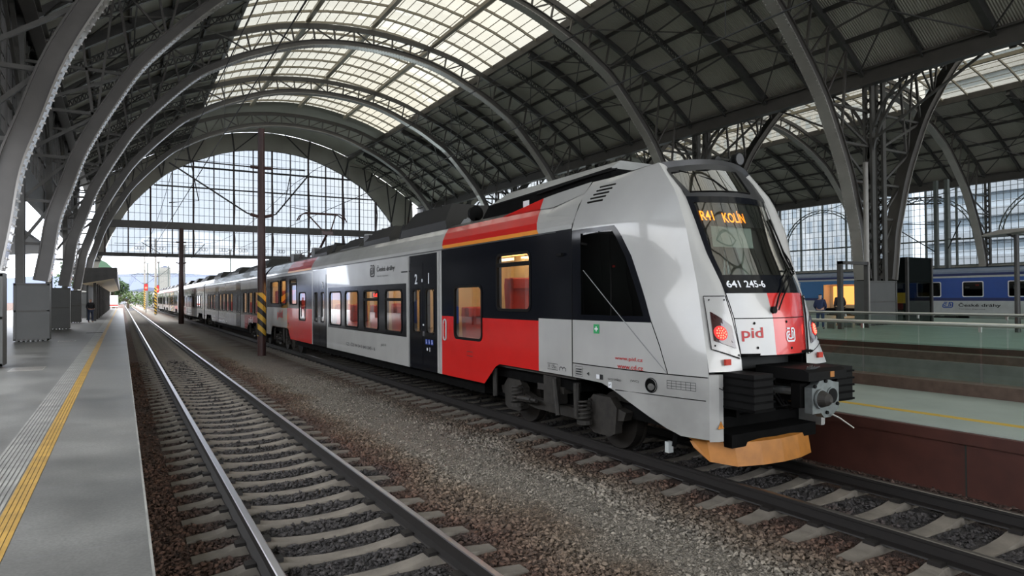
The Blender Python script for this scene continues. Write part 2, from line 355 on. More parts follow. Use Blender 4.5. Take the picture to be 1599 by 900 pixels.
def normal2(P, i):
    a = np.array(P[max(0, i - 1)]); b = np.array(P[min(len(P) - 1, i + 1)]); d = b - a; d = d / np.linalg.norm(d); return np.array([-d[1], d[0]])   # outward (left-hand) for left->right curves
def interp_curve(C, x): return float(np.interp(x, [p[0] for p in C], [p[1] for p in C]))

def make_arch(y, cx, sc, left_ped, right_ped, label, group, rivets):
    r = root('steel_arch', (cx, y, .55), label, 'roof arch', group)
    mb = MB(); C = [np.array(p) * [sc, 1] for p in SOFC]; N = [normal2(C, i) for i in range(len(C))]
    inn = C; out = [c + n * ribdepth(c[1]) for c, n in zip(C, N)]
    def ring(A, B, ya, yb, m):
        P = [[(cx + a[0], y + ya, a[1]), (cx + a[0], y + yb, a[1]), (cx + b[0], y + yb, b[1]), (cx + b[0], y + ya, b[1]), (cx + a[0], y + ya, a[1])] for a, b in zip(A, B)]
        mb.grid(P, m); mb.add(P[0][:4], [(0, 1, 2, 3)], m); mb.add(P[-1][:4], [(3, 2, 1, 0)], m)
    lp = [c + n * .05 for c, n in zip(C, N)]; up = [o + n * .05 for o, n in zip(out, N)]
    ring(inn, lp, -.32, .32, 'flange_paint'); ring(lp, out, -.23, .23, 'steel_grey'); ring(out, up, -.32, .32, 'steel_grey')
    if rivets:
        L = 0; prev = C[0]
        acc = [];
        for c, n in zip(C, N):
            acc.append(np.linalg.norm(c - prev) + (acc[-1] if acc else 0)); prev = c
        tt = np.arange(.1, acc[-1], .22)
        xs = np.interp(tt, acc, [c[0] for c in C]); zs = np.interp(tt, acc, [c[1] for c in C]); nx = np.interp(tt, acc, [n[0] for n in N]); nz = np.interp(tt, acc, [n[1] for n in N])
        for x, z, a, b in zip(xs, zs, nx, nz):
            for yy in (-.27, .27):
                mb.box(cx + x - a * .012 - .025, cx + x - a * .012 + .025, y + yy - .025, y + yy + .025, z - b * .012 - .025, z - b * .012 + .025, 'flange_paint')
    mb.build('arch_rib', r)
    # upper chord and web
    mb = MB(); T = catmull([np.array(p) * [sc, 1] for p in CHORD], 3); T = [np.array(p) for p in T]
    for a, b in zip(T[:-1], T[1:]): mb.beam((cx + a[0], y, a[1]), (cx + b[0], y, b[1]), .34, .20, 'steel_dark' if abs(a[0]) > 9.6 * sc else 'steel_grey', up=(0, 1, 0))
    k = 0; xs = np.linspace(-16.8 * sc, 16.8 * sc, 25)
    m = 'steel_grey'
    lower = [(x, interp_curve([(c[0], c[1]) for c in C], x) + ribdepth(15) * .9) for x in xs]; upper = [(x * 1.04 - 0 * x, interp_curve([(t[0], t[1]) for t in T], x * 1.04)) for x in xs]
    for i in range(len(xs)):
        mb.beam((cx + lower[i][0], y, lower[i][1]), (cx + upper[i][0], y, upper[i][1]), .10, .12, m, up=(0, 1, 0))
        if i + 1 < len(xs):
            a, b = (lower[i], upper[i + 1]) if (xs[i] < 0) == (i % 2 == 0) or True and i % 2 == 0 else (upper[i], lower[i + 1])
            mb.beam((cx + a[0], y, a[1]), (cx + b[0], y, b[1]), .09, .09, m, up=(0, 1, 0))
    mb.build('spandrel_truss', r)
    for sgn, ped in ((-1, left_ped), (1, right_ped)):
        xi = cx + sgn * 18.4 * sc
        post_x = xi + sgn * 1.0
        mb = MB()       # outer lattice post from pedestal to the eaves girder, tied to the rib
        for dy in (-.2, .2):
            mb.beam((post_x, y + dy, 2.95), (post_x, y + dy, 14.0), .12, .3, 'steel_mid')
        z = 3.2; j = 0
        while z < 13.0:
            mb.beam((post_x, y - .2, z), (post_x, y + .2, z + .55), .05, .08, 'steel_mid'); mb.beam((post_x, y + .2, z), (post_x, y - .2, z + .55), .05, .08, 'steel_mid'); z += .55
        mb.build('lattice_post', r)
        mb = MB(); tie = [4.6, 6.4, 8.3, 10.3, 12.2]
        Cl = sorted([(c[1], sgn * abs(c[0])) for c in C if c[0] * sgn > 10])
        def rx(zz): return cx + float(np.interp(zz, [a for a, b in Cl], [b for a, b in Cl])) + sgn * ribdepth(zz) * .9
        for i, zz in enumerate(tie):
            mb.beam((rx(zz), y, zz), (post_x, y, zz), .12, .12, 'steel_mid')
            if i: mb.beam((rx(zz), y, zz), (post_x, y, tie[i - 1]), .10, .12, 'steel_mid')
        mb.build('strut', r)
        # curved arms along the arcade
        for dirn in ((-1, 1) if cx < 40 else ()):
            mb = MB(); pa = [np.array([y + dirn * (4.3 * (1 - math.cos(t))), 8.4 + 5.6 * math.sin(t)]) for t in np.linspace(0, math.pi / 2, 9)]
            pb = [np.array([y + dirn * (3.5 * (1 - math.cos(t))), 9.6 + 4.4 * math.sin(t)]) for t in np.linspace(0, math.pi / 2, 9)]
            for P in ((pa, pb) if sgn > 0 else (pa,)):
                for a, b in zip(P[:-1], P[1:]): mb.beam((post_x, a[0], a[1]), (post_x, b[0], b[1]), .16, .12, 'steel_mid')
            for i in range(8):
                a, b = (pa[i], pb[i + 1]) if i % 2 else (pb[i], pa[i + 1]); mb.beam((post_x, a[0], a[1]), (post_x, b[0], b[1]), .05, .07, 'steel_mid')
            mb.beam((post_x, y, 10.5), (post_x, y + dirn * 6.3, 14.0), .12, .10, 'steel_mid')
            mb.build('curved_brace', r)
        if ped:
            x0, x1 = ped; mb = MB(); P = 'pedestal_paint'
            mb.box(x0, x1, y - .33, y + .33, .63, 2.95, P)
            for z in (.60, 1.78, 2.86): mb.box(x0 - .04, x1 + .04, y - .37, y + .37, z, z + .06, 'steel_mid')
            for x in (x0, x1): mb.box(x - .045, x + .045, y - .37, y + .37, .6, 2.95, P)
            for i in range(7):
                x = x0 + (x1 - x0) * (i + .5) / 7; mb.box(x - .03, x + .03, y - .39, y + .39, .55, .66, P)
            mb.build('pedestal', r)
    return r
ORD = {0: 'nearest whole', 1: 'second', 2: 'third', 3: 'fourth', 4: 'fifth'}
for k in range(-2, 5):
    y = Y0 + BAY * k
    l1 = {-2: 'riveted grey roof arch overhead behind the viewer', -1: 'riveted grey roof arch sweeping over the train cab, cut by the photo top'}.get(k, 'riveted grey roof arch over the tracks, %s one counted from the left platform front' % ORD.get(k, ''))
    make_arch(y, 15.8, 1.0, (-3.75, -2.62), (34.3, 37.0), l1, 'riveted arches of the near hall', k >= -1 and k <= 2)
    l2 = {-2: 'far hall roof arch beyond the right photo edge', -1: 'far hall roof arch nearest the right photo edge'}.get(k, 'grey roof arch of the far hall, %s from the right' % ORD.get(k, ''))
    make_arch(y, 56.5, 1.047, None, (75.7, 77.0), l2, 'arches of the far hall', False)

# roof bays
RC = catmull(ROOF, 3)
def roof_bay(y0, y1, cx, sc, detail):
    mb = MB(); yy = [y0, y1]
    for s in (-1, 1):
        for dz, flip in ((0, 0), (.12, 1)):
            P = [[(cx + s * -p[0] * sc, y, p[1] + dz) for y in yy] for p in RC]; mb.grid(P, 'roof_sheet')
        # eaves girder flanges
    bay = mb.build('ceiling', kind='structure')
    mb = MB()
    if True:
        for s in ((-1, 1) if cx < 40 else (1,)):
            mb.box(cx + s * 18.9 * sc - .25, cx + s * 18.9 * sc + .25, y0, y1, 13.5, 13.6, 'steel_grey'); mb.box(cx + s * 18.9 * sc - .05, cx + s * 18.9 * sc + .05, y0, y1, 13.6, 14.35, 'steel_grey')
            mb.box(cx + s * 18.9 * sc - .25, cx + s * 18.9 * sc + .25, y0, y1, 14.3, 14.4, 'steel_grey')
        for s in (-1, 1):
            mb.box(cx + s * 9.4 * sc - .12, cx + s * 9.4 * sc + .12, y0, y1, 19.85, 20.4, 'steel_grey')
    mb.build('eaves_girder', bay)
    if not detail: return bay
    at = lambda x: interp_curve([(p[0], p[1]) for p in RC], -abs(x))
    mb = MB()
    for s in (-1, 1):
        for x in (11.3, 13.4, 15.4, 17.3):
            z = at(x) - .14; mb.beam((cx + s * x * sc, y0, z), (cx + s * x * sc, y1, z), .10, .22, 'steel_dark')
    mb.build('purlin', bay)
    for f, kind in ((.25, 0), (.5, 1), (.75, 0)):
        y = y0 + (y1 - y0) * f; mb = MB()
        for s in (-1, 1):
            P = [np.array([s * -p[0] * sc, p[1]]) for p in RC]
            if kind:
                for a, b in zip(P[:-1], P[1:]): mb.beam((cx + a[0], y, a[1] - .35), (cx + b[0], y, b[1] - .35), .34, .50, 'steel_dark', up=(0, 1, 0)) if False else mb.beam((cx + a[0], y, a[1] - .30), (cx + b[0], y, b[1] - .30), .30, .46, 'steel_dark')
            else:
                for a, b in zip(P[:-1], P[1:]):
                    for dz in (-.12, -.50): mb.beam((cx + a[0], y, a[1] + dz), (cx + b[0], y, b[1] + dz), .12, .07, 'steel_dark')
                    for q in range(3):
                        c = a + (b - a) * q / 3; d = a + (b - a) * (q + .5) / 3; e = a + (b - a) * (q + 1) / 3
                        mb.beam((cx + c[0], y, c[1] - .12), (cx + d[0], y, d[1] - .5), .04, .06, 'steel_dark'); mb.beam((cx + d[0], y, d[1] - .5), (cx + e[0], y, e[1] - .12), .04, .06, 'steel_dark')
        mb.build('heavy_rafter' if kind else 'lattice_rafter', bay)
    mb = MB()
    for s in (-1, 1):
        for (xa, xb) in ((9.6, 13.4), (13.4, 18.6)):
            for (ya, yb) in ((y0, (y0 + y1) / 2), ((y0 + y1) / 2, y1)):
                for p, q in (((xa, ya), (xb, yb)), ((xb, ya), (xa, yb))):
                    mb.beam((cx + s * p[0] * sc, p[1], at(p[0]) - .62), (cx + s * q[0] * sc, q[1], at(q[0]) - .62), .06, .06, 'steel_dark')
        # flat ties from the arch to the mid rafter
        for x in (11.8, 15.2):
            ys = (y0 + y1) / 2; z = at(x) - 1.6
            for ye in (y0, y1):
                mb.beam((cx + s * x * sc, ye, z), (cx + s * x * sc, ys, at(x) - .6), .07, .08, 'steel_dark'); 
    mb.build('wind_bracing', bay)
    return bay
def skylight(y0, y1, cx, sc):
    mb = MB(); K = catmull([np.array(p) for p in SKY], 2)
    P = [[(cx + p[0] * sc, y, p[1]) for y in (y0, y1)] for p in K]; mb.grid(P, 'skylight_glass')
    w = mb.build('window_skylight', kind='structure')
    at = lambda x: interp_curve([(p[0], p[1]) for p in K], x)
    mb = MB()
    for x in (-4.7, 0, 4.7):
        mb.beam((cx + x * sc, y0, at(x) - .42), (cx + x * sc, y1, at(x) - .34), .16, .26, 'skylight_steel')
        mb.beam((cx + x * sc, y0, at(x) - .60), (cx + x * sc, y1, at(x) - .48), .30, .05, 'skylight_steel')
    mb.build('purlin', w)
    n = max(1, round((y1 - y0) / 2.1)); mb = MB()
    for i in range(n):
        y = y0 + (y1 - y0) * (i + .5) / n
        for a, b in zip(K[:-1], K[1:]): mb.beam((cx + a[0] * sc, y, a[1] - .14), (cx + b[0] * sc, y, b[1] - .12), .11, .15, 'skylight_steel')
    mb.build('transverse_rib', w)
    mb = MB(); L = np.arange(-9.2, 9.21, .66)
    for x in L: mb.beam((cx + x * sc, y0, at(x) - .03), (cx + x * sc, y1, at(x) - .03), .03, .05, 'skylight_steel')
    mb.build('glazing_bar', w)
    # a low maintenance walkway rail on the edge outside the glass
    return w
for cx, sc in NAVES:
    for k in range(-5, 5):
        roof_bay(Y0 + BAY * k, Y0 + BAY * (k + 1), cx, sc, k >= -2)
    for k in range(-5, 4):
        ya, yb = Y0 + BAY * k, Y0 + BAY * (k + 1); 
        if k == 3: yb = 70.0
        skylight(ya, yb, cx, sc)
    # closed hip beyond the skylight
    mb = MB(); K = catmull([np.array(p) for p in SKY], 2)
    mb.grid([[(cx + p[0] * sc, y, p[1]) for y in (70.0, YEND)] for p in K], 'roof_sheet'); mb.build('ceiling', kind='structure')
mb = MB(); mb.box(34.9, 36.6, Y0 - 5 * BAY, YEND, 14.36, 14.5, 'roof_sheet'); mb.build('ceiling', kind='structure')

# end walls with the glazed screen
def end_wall(yw, cx, sc, detail):
    C = [(cx + c[0] * sc, c[1]) for c in catmull([(-18.1, .55), (-18.05, 3.0)] + SOF[2:-2] + [(18.05, 3.0), (18.1, .55)], 3)]
    top = lambda x: float(np.interp((x - cx) / sc, [p[0] for p in ROOF[:-1] + SKY + [(-a, b) for a, b in ROOF[-2::-1]]], [p[1] for p in ROOF[:-1] + SKY + [(-a, b) for a, b in ROOF[-2::-1]]]))
    mb = MB(); n = len(C)
    P = []
    for (x, z) in C:
        xo = cx + (x - cx) * 1.055; P.append([(x, yw, z), (xo, yw, max(z + .0, top(xo) if abs(x - cx) < 17.4 * sc else z))])
    mb.grid(P, 'roof_sheet'); mb.grid([[(a[0], a[1] + .4, a[2]) for a in r] for r in P], 'roof_sheet'); mb.grid([[r[0], (r[0][0], r[0][1] + .4, r[0][2])] for r in P], 'steel_dark')
    wl = mb.build('wall_far', kind='structure')
    mb = MB()
    for s in (-1, 1):
        for t in np.linspace(.12, .46, 6):
            i = int(t * n) if s < 0 else n - 1 - int(t * n); a, b = P[i]; mb.beam((a[0], yw - .1, a[2]), (b[0], yw - .1, b[2]), .16, .12, 'steel_dark', up=(0, 1, 0))
            j = min(n - 1, max(0, i + (2 if s < 0 else -2))); mb.beam((a[0], yw - .1, a[2]), (P[j][1][0], yw - .1, P[j][1][2]), .12, .10, 'steel_dark', up=(0, 1, 0))
    mb.build('stiffener', wl)
    inside = lambda x: float(np.interp(x, [c[0] for c in C if c[1] > 7], [c[1] for c in C if c[1] > 7])) if abs(x - cx) < 17.45 * sc else 7.3
    xs = np.linspace(cx - 17.4 * sc, cx + 17.4 * sc, 41); mb = MB()
    mb.grid([[(x, yw + .2, 7.3), (x, yw + .2, max(7.31, inside(x)))] for x in xs], 'screen_glass'); w = mb.build('window_far', kind='structure')
    mb = MB(); mb.box(cx - 18.2 * sc, cx + 18.2 * sc, yw - .25, yw + .45, 7.0, 7.4, 'steel_dark'); mb.build('bottom_beam', w)
    mb = MB(); mb.box(cx - 17.9 * sc, cx + 17.9 * sc, yw - .5, yw - .1, 10.15, 10.95, 'steel_grey'); mb.build('middle_beam', w)
    for k in range(-8, 9):
        x = cx + 2.17 * sc * k; t = inside(x)
        if t < 7.6: continue
        mb = MB(); wd = .17 if k % 2 == 0 else .10
        mb.box(x - wd / 2, x + wd / 2, yw - .1, yw + .25, 7.3, t, 'steel_red')
        if k % 2 == 0:
            for a, b, za, zb in ((0, -.55, 7.4, 9.2), (-.55, 0, 9.2, 10.2), (0, -.5, 10.9, 13), (-.5, 0, 13, min(16, t))):
                mb.beam((x, yw - .15 + a, za), (x, yw - .15 + b, zb), .12, .12, 'steel_red')
        mb.build('mullion', w)
    mb = MB()
    for z in (15.1, 17.5):
        xx = [x for x in np.linspace(cx - 17.4 * sc, cx + 17.4 * sc, 200) if inside(x) > z]; mb.box(xx[0], xx[-1], yw - .05, yw + .2, z - .07, z + .07, 'steel_dark')
    mb.build('transom', w)
    mb = MB(); z = 8.2
    while z < 20:
        xx = [x for x in np.linspace(cx - 17.4 * sc, cx + 17.4 * sc, 200) if inside(x) > z]
        if len(xx) > 2: mb.box(xx[0], xx[-1], yw + .12, yw + .17, z - .02, z + .02, 'steel_dark')
        z += .92
    x = cx - 17.3 * sc
    while x < cx + 17.3 * sc:
        t = inside(x); 
        if t > 7.6: mb.box(x - .02, x + .02, yw + .12, yw + .17, 7.3, t, 'steel_dark')
        x += .5425 * sc
    mb.build('glazing_bar', w)
    if detail:
        mb = MB()
        for k in range(-7, 8):
            x = cx + 2.17 * (k + .5)
            for r_ in (.22, .14):
                for s in (-.3, 0, .3): mb.tube([(x + s + r_ * math.cos(a), yw + .5, 8.0 + r_ * math.sin(a)) for a in np.linspace(0, 2 * math.pi, 9)], .018, 'steel_dark', 4, False)
        for z in (7.55, 8.45): mb.box(cx - 16.5, cx + 16.5, yw + .49, yw + .52, z - .02, z + .02, 'steel_dark')
        mb.build('ornamental_railing', w)
end_wall(YEND, 15.8, 1.0, True); end_wall(YEND, 56.5, 1.047, False)

# side walls: left clerestory and far right glazed wall
def side_wall(x, z0, z1, name, wname, ya, yb, solid, step, rowh, mcol, arcs=False, sill=.0):
    mb = MB(); mb.grid([[(x, ya, z0), (x, ya, z1)], [(x, yb, z0), (x, yb, z1)]], 'clerestory_glass' if x < 0 else 'side_glass'); w = mb.build(wname, kind='structure')
    mb = MB(); y = ya
    while y <= yb + .01: mb.box(x - .12, x + .08, y - .09, y + .09, z0, z1, mcol); y += step
    mb.build('mullion', w); mb = MB(); y = ya
    while y <= yb: mb.box(x - .03, x + .03, y - .02, y + .02, z0, z1, mcol); y += step / 5
    z = z0
    while z < z1: mb.box(x - .03, x + .03, ya, yb, z - .02, z + .02, mcol); z += rowh
    mb.build('glazing_bar', w)
    mb = MB(); mb.box(x - .1, x + .1, ya, yb, z0 - .1, z0 + .1, mcol); mb.box(x - .1, x + .1, ya, yb, z0 + (z1 - z0) * .30 - .08, z0 + (z1 - z0) * .30 + .08, mcol); mb.build('transom', w)
    if arcs:
        k = -2
        while Y0 + BAY * (k + 1) <= yb + .1:
            yc = Y0 + BAY * (k + .5); mb = MB()
            for R in (5.0, 5.35):
                P = [(x - .5, yc + R * math.cos(t), 8.0 + R * .92 * math.sin(t)) for t in np.linspace(0, math.pi, 17)]
                for a, b in zip(P[:-1], P[1:]): mb.beam(a, b, .10, .09, mcol)
            for i in range(24):
                t = math.pi * i / 24; t2 = math.pi * (i + 1) / 24; a, b = (5.0, 5.35) if i % 2 else (5.35, 5.0)
                mb.beam((x - .5, yc + a * math.cos(t), 8 + a * .92 * math.sin(t)), (x - .5, yc + b * math.cos(t2), 8 + b * .92 * math.sin(t2)), .04, .05, mcol)
            for s in (-1, 1): mb.beam((x - .5, yc, 12.6), (x - .5, yc + s * 5.8, 14.0), .06, .06, mcol)
            mb.build('arched_tie', w); k += 1
    mb = MB(); 
    for (a, b) in solid: mb.box(x - .15, x + .15, ya, yb, a, b, 'concrete_wall' if name == 'wall_right' else 'steel_dark')
    wl = mb.build(name, kind='structure')
    return w, wl
YB = Y0 - 5 * BAY
side_wall(-3.95, 8.5, 14.0, 'wall_left', 'window_left', YB, YEND, [(7.2, 8.5), (13.9, 14.6)], 1.575, .8, 'steel_grey')
w, wl = side_wall(77.2, 5.2, 14.6, 'wall_right', 'window_right', YB, YEND, [(-.3, 4.9), (14.5, 15.0)], 3.15, .72, 'steel_green', True)
mb = MB(); mb.box(76.6, 77.2, YB, YEND, 4.1, 5.15, 'concrete_wall')
for i in range(40): 
    y = YB + i * 3.15; mb.prism([(76.6, 5.1), (76.0, 4.1), (76.6, 4.1)], 1, y - .1, y + .1, 'concrete_wall')
mb.build('parapet', wl)

mb = MB(); mb.box(-14.2, -3.9, 27, 50, 8.35, 8.5, 'steel_dark'); mb.box(-4.3, -3.3, YB, YEND, 14.5, 14.6, 'steel_dark'); mb.box(-14.2, -14, YB, 84, -.3, 7.0, 'steel_dark')  # wall and aisle roof added to block sky and darken the train's reflections
for i in range(20): mb.box(-14.0, -13.8, YB + 3 + i * 6.3, YB + 3.5 + i * 6.3, .5, 7.2, 'steel_dark')
mb.build('wall_sky_block', kind='structure')
# ------------------------------------------------------------------ grounds and platforms
PZ = .55
mb = MB(); xs = [.12, 9.0]; mb.grid([[(x, y, -.24) for y in (-45, 0, 60, 140, 600)] for x in (.12, 9.0)], 'ballast_ground'); mb.build('ballast_bed', kind='structure')
mb = MB(); mb.quad((20.4, -45, -.24), (23.5, -45, -.24), (23.5, 600, -.24), (20.4, 600, -.24), 'ballast_ground'); mb.quad((49, -45, -.24), (77, -45, -.24), (77, 600, -.24), (49, 600, -.24), 'ballast_ground'); mb.build('ballast_bed', kind='structure')
mb = MB(); mb.quad((-400, -45, -.35), (400, -45, -.35), (400, 1500, -.35), (-400, 1500, -.35), 'ballast_ground')
# leave the stairwell open: the deep ground lies in strips
mb = MB()
for x0, x1, y0, y1 in ((-400, 12.3, -60, 1500), (17.7, 400, -60, 1500), (12.3, 17.7, 30, 1500), (12.3, 17.7, -60, -8)): mb.quad((x0, y0, -.36), (x1, y0, -.36), (x1, y1, -.36), (x0, y1, -.36), 'ballast_ground')
mb.build('ground', kind='structure')
mb = MB(); mb.box(-16, .163, -45, 150, -.35, PZ, 'platform_grey'); mb.box(.1635, .18, -45, 150, .43, PZ + .001, 'strip_pale'); pl = mb.build('platform_left', kind='structure')
mb = MB()
for i in range(8): x = -1.14 + .04 * i; mb.box(x, x + .026, -20, 148, PZ - .01, PZ + .004, 'strip_pale')
pl_g = mb.build('ribbed_strip', pl)
mb = MB()
for i in range(4): x = -.82 + .037 * i; mb.box(x, x + .031, -20, 148, PZ - .01, PZ + .0045, 'yellow_line')
mb.build('yellow_strip', pl)
mb = MB(); mb.box(8.95, 12.3, -45, 120, -.36, PZ, 'platform_pale'); mb.box(17.7, 20.4, -45, 120, -.36, PZ, 'platform_pale'); mb.box(12.3, 17.7, 30, 120, -.36, PZ, 'platform_pale'); mb.box(12.3, 17.7, -45, -8, -.36, PZ, 'platform_pale')
pm = mb.build('platform_middle', kind='structure')
mb = MB(); mb.box(8.90, 8.96, -45, 120, -.35, .40, 'brown_granite'); mb.box(8.86, 8.97, -45, 120, .40, PZ - .012, 'brown_granite')
y = -3.0
while y < 40: mb.box(8.893, 8.902, y - .008, y + .008, -.3, .40, 'well_dark'); y += 2.4
mb.build('platform_face', pm)
mb = MB(); mb.box(9.72, 9.88, -45, 120, PZ - .01, PZ + .003, 'orange_line'); mb.build('yellow_line', pm)
mb = MB(); mb.box(12.3, 12.35, -8, 30, -3.2, PZ, 'concrete_wall'); mb.box(17.65, 17.7, -8, 30, -3.2, PZ, 'concrete_wall'); mb.box(12.3, 17.7, 29.95, 30, -3.2, PZ, 'concrete_wall'); mb.box(12.3, 17.7, -8, -7.95, -3.2, PZ, 'concrete_wall'); mb.box(12.3, 17.7, -8, 30, -3.3, -3.2, 'well_dark')
mb.build('stairwell', pm)
mb = MB(); mb.box(23.45, 49, -45, 120, -.36, PZ, 'platform_pale'); pf = mb.build('platform_far', kind='structure')
mb = MB(); mb.box(23.40, 23.46, -45, 120, -.35, .5, 'brown_granite'); mb.build('platform_face', pf)
mb = MB(); mb.box(64, 77, -45, 120, -.36, PZ, 'platform_pale'); mb.build('platform_side', kind='structure')

def glass_railing(x, label):
    r = root('glass_railing', (x, 10, PZ), label, 'railing', 'glass railings around the stairwell')
    mb = MB(); mb.box(x - .22, x + .18, -7.8, 30, PZ, PZ + .20, 'kerb_granite'); mb.build('kerb', r)
    mb = MB(); mb.tube([(x, -7.6, 1.72), (x, 29.8, 1.72)], .036, 'handrail_steel', 10); mb.build('handrail', r)
    y = -6.6
    while y < 29:
        mb = MB(); mb.box(x - .008, x + .008, y + .012, y + 1.99, PZ + .2, 1.66, 'rail_glass'); mb.build('glass_panel', r)
        mb = MB(); mb.box(x - .02, x + .02, y - .02, y + .02, 1.6, 1.70, 'handrail_steel'); mb.build('clamp', r); y += 2.02
    return r
glass_railing(12.22, 'near glass railing with steel handrail on a granite kerb beside the stairwell')
glass_railing(17.95, 'farther glass railing with steel handrail behind the stairwell opening')

# ------------------------------------------------------------------ tracks
def rail_mesh(x, y0, y1, top):
    mb = MB(); prof = [(-.075, -.17), (.075, -.17), (.07, -.155), (.012, -.13), (.01, -.045), (.036, -.035), (.036, -.006), (.026, 0), (-.026, 0), (-.036, -.006), (-.036, -.035), (-.01, -.045), (-.012, -.13), (-.07, -.155)]
    n = len(prof); vs = [(x + a, y0, b) for a, b in prof] + [(x + a, y1, b) for a, b in prof]
    for k in range(n):
        mm = top if k in (6, 7, 8) else 'rail_side'; mb.add([vs[k], vs[(k + 1) % n], vs[n + (k + 1) % n], vs[n + k]], [(0, 1, 2, 3)], mm)
    mb.add(vs, [tuple(range(n))[::-1], tuple(range(n, 2 * n))], 'rail_side'); return mb
SLP = [(-1.30, -.225), (-1.02, -.20), (-.90, -.168), (-.62, -.168), (-.45, -.20), (-.2, -.225), (0, -.228), (.2, -.225), (.45, -.20), (.62, -.168), (.90, -.168), (1.02, -.20), (1.30, -.225)]
def sleeper_mb(cx, y, fast=True):
    mb = MB(); P = []
    for x, z in SLP:
        w = .082; P.append([(cx + x, y - .145, -.34), (cx + x, y - w, z), (cx + x, y + w, z), (cx + x, y + .125, -.34)])
    mb.grid(P, 'sleeper_concrete'); mb.add(P[0], [(0, 1, 2, 3)], 'sleeper_concrete'); mb.add(P[-1], [(3, 2, 1, 0)], 'sleeper_concrete')
    if fast:
        for s in (-1, 1):
            for q in (-1, 1): mb.box(cx + s * .7525 + q * .12 - .045, cx + s * .7525 + q * .12 + .045, y - .06, y + .06, -.17, -.135, 'rail_side')
    return mb
def track(cx, label, y0, y1, ns, ne, top):
    r = root('railway_track', (cx, y0, -.24), label, 'railway track')
    for s in (-1, 1): rail_mesh(cx + s * .7525, -20, y1, top).build('rail', r)
    first = None; k = 0; y = y0
    proto = sleeper_mb(cx, y).build('sleeper', r)
    for i in range(1, ns):
        c = proto.copy(); COL.objects.link(c); c.parent = r; c.location = (0, .6 * i, 0)
    mb = MB(); y = y0 + .6 * ns
    while y < ne:
        m2 = sleeper_mb(cx, y, False); k = len(mb.v); mb.add(m2.v, m2.f, 'sleeper_concrete'); y += .6
    if mb.v: o = mb.build('sleeper', r); o['kind'] = 'stuff'
    return r
track(1.87, 'left railway track with bright rails on concrete sleepers beside the left platform', 1.6, 260, 100, 170, 'rail_top')
track(7.12, 'railway track under the red and white train', .8, 260, 100, 100, 'rail_worn')
track(51.7, 'far railway track under the blue coaches', 0, 120, 1, 60, 'rail_worn')

# loose stones (numpy, one object each)
def stones(name, label, zones, seed):
    rng = np.random.default_rng(seed); base = np.array([(1, 0, 0), (-1, 0, 0), (0, 1, 0), (0, -1, 0), (0, 0, 1), (0, 0, -1)], float)
    tri = np.array([(0, 2, 4), (2, 1, 4), (1, 3, 4), (3, 0, 4), (2, 0, 5), (1, 2, 5), (3, 1, 5), (0, 3, 5)])
    VV = []; n0 = 0; FF = []
    for (x0, x1, y0, y1, dens, size, zb) in zones:
        n = int((x1 - x0) * (y1 - y0) * dens); px = rng.uniform(x0, x1, n); py = rng.uniform(y0, y1, n)
        if size > .02:
            keep = np.ones(n, bool)
            for c, yy in ((1.87, 1.6), (7.12, .8)): dy = (py - yy + .3) % .6 - .3; keep &= ~((np.abs(px - c) < 1.33) & (np.abs(dy) < .145)); keep &= ~(np.abs(np.abs(px - c) - .7525) < .11)
            px, py = px[keep], py[keep]; n = len(px)
        sz = size * rng.uniform(.5, 1.25, n)
        v = base[None] * rng.uniform(.55, 1.25, (n, 6, 1)) + rng.normal(0, .22, (n, 6, 3)); v[:, :, 2] *= rng.uniform(.45, .8, (n, 1))
        a = rng.uniform(0, 6.28, n); b = rng.normal(0, .5, n); c, s = np.cos(a), np.sin(a); cb, sb = np.cos(b), np.sin(b)
        x, y, z = v[:, :, 0], v[:, :, 1], v[:, :, 2]; y, z = y * cb[:, None] - z * sb[:, None], y * sb[:, None] + z * cb[:, None]; x, y = x * c[:, None] - y * s[:, None], x * s[:, None] + y * c[:, None]
        V = np.stack([x, y, z], -1) * sz[:, None, None]; V[:, :, 0] += px[:, None]; V[:, :, 1] += py[:, None]; V[:, :, 2] += zb + rng.uniform(-.01, .012, n)[:, None]
        VV.append(V.reshape(-1, 3)); FF.append((tri[None] + (np.arange(n) * 6)[:, None, None] + n0).reshape(-1, 3)); n0 += n * 6
    V = np.concatenate(VV); Fc = np.concatenate(FF); me = bpy.data.meshes.new(name)
    me.vertices.add(len(V)); me.vertices.foreach_set('co', V.ravel()); me.loops.add(len(Fc) * 3); me.loops.foreach_set('vertex_index', Fc.ravel().astype(np.int32))
    me.polygons.add(len(Fc)); me.polygons.foreach_set('loop_start', np.arange(len(Fc), dtype=np.int32) * 3); me.update(calc_edges=True)
    me.materials.append(M['ballast_stone']); o = bpy.data.objects.new(name, me); COL.objects.link(o); tag(o, label, 'ballast', None, 'stuff'); return o
stones('track_ballast', 'dark brown chunky ballast stones around the sleepers of both tracks',
       [(.22, 3.9, 1.5, 12, 620, .034, -.226), (.22, 3.9, 12, 30, 110, .036, -.228), (5.0, 8.8, 1.5, 12, 560, .034, -.226), (5.0, 8.8, 12, 22, 60, .036, -.228)], 3)
stones('grey_gravel', 'finer grey gravel lying between the two tracks',
       [(3.4, 5.7, 1.8, 9, 1100, .014, -.236), (3.4, 5.7, 1.8, 10, 140, .028, -.232), (3.4, 5.7, 9, 22, 160, .026, -.232)], 4)
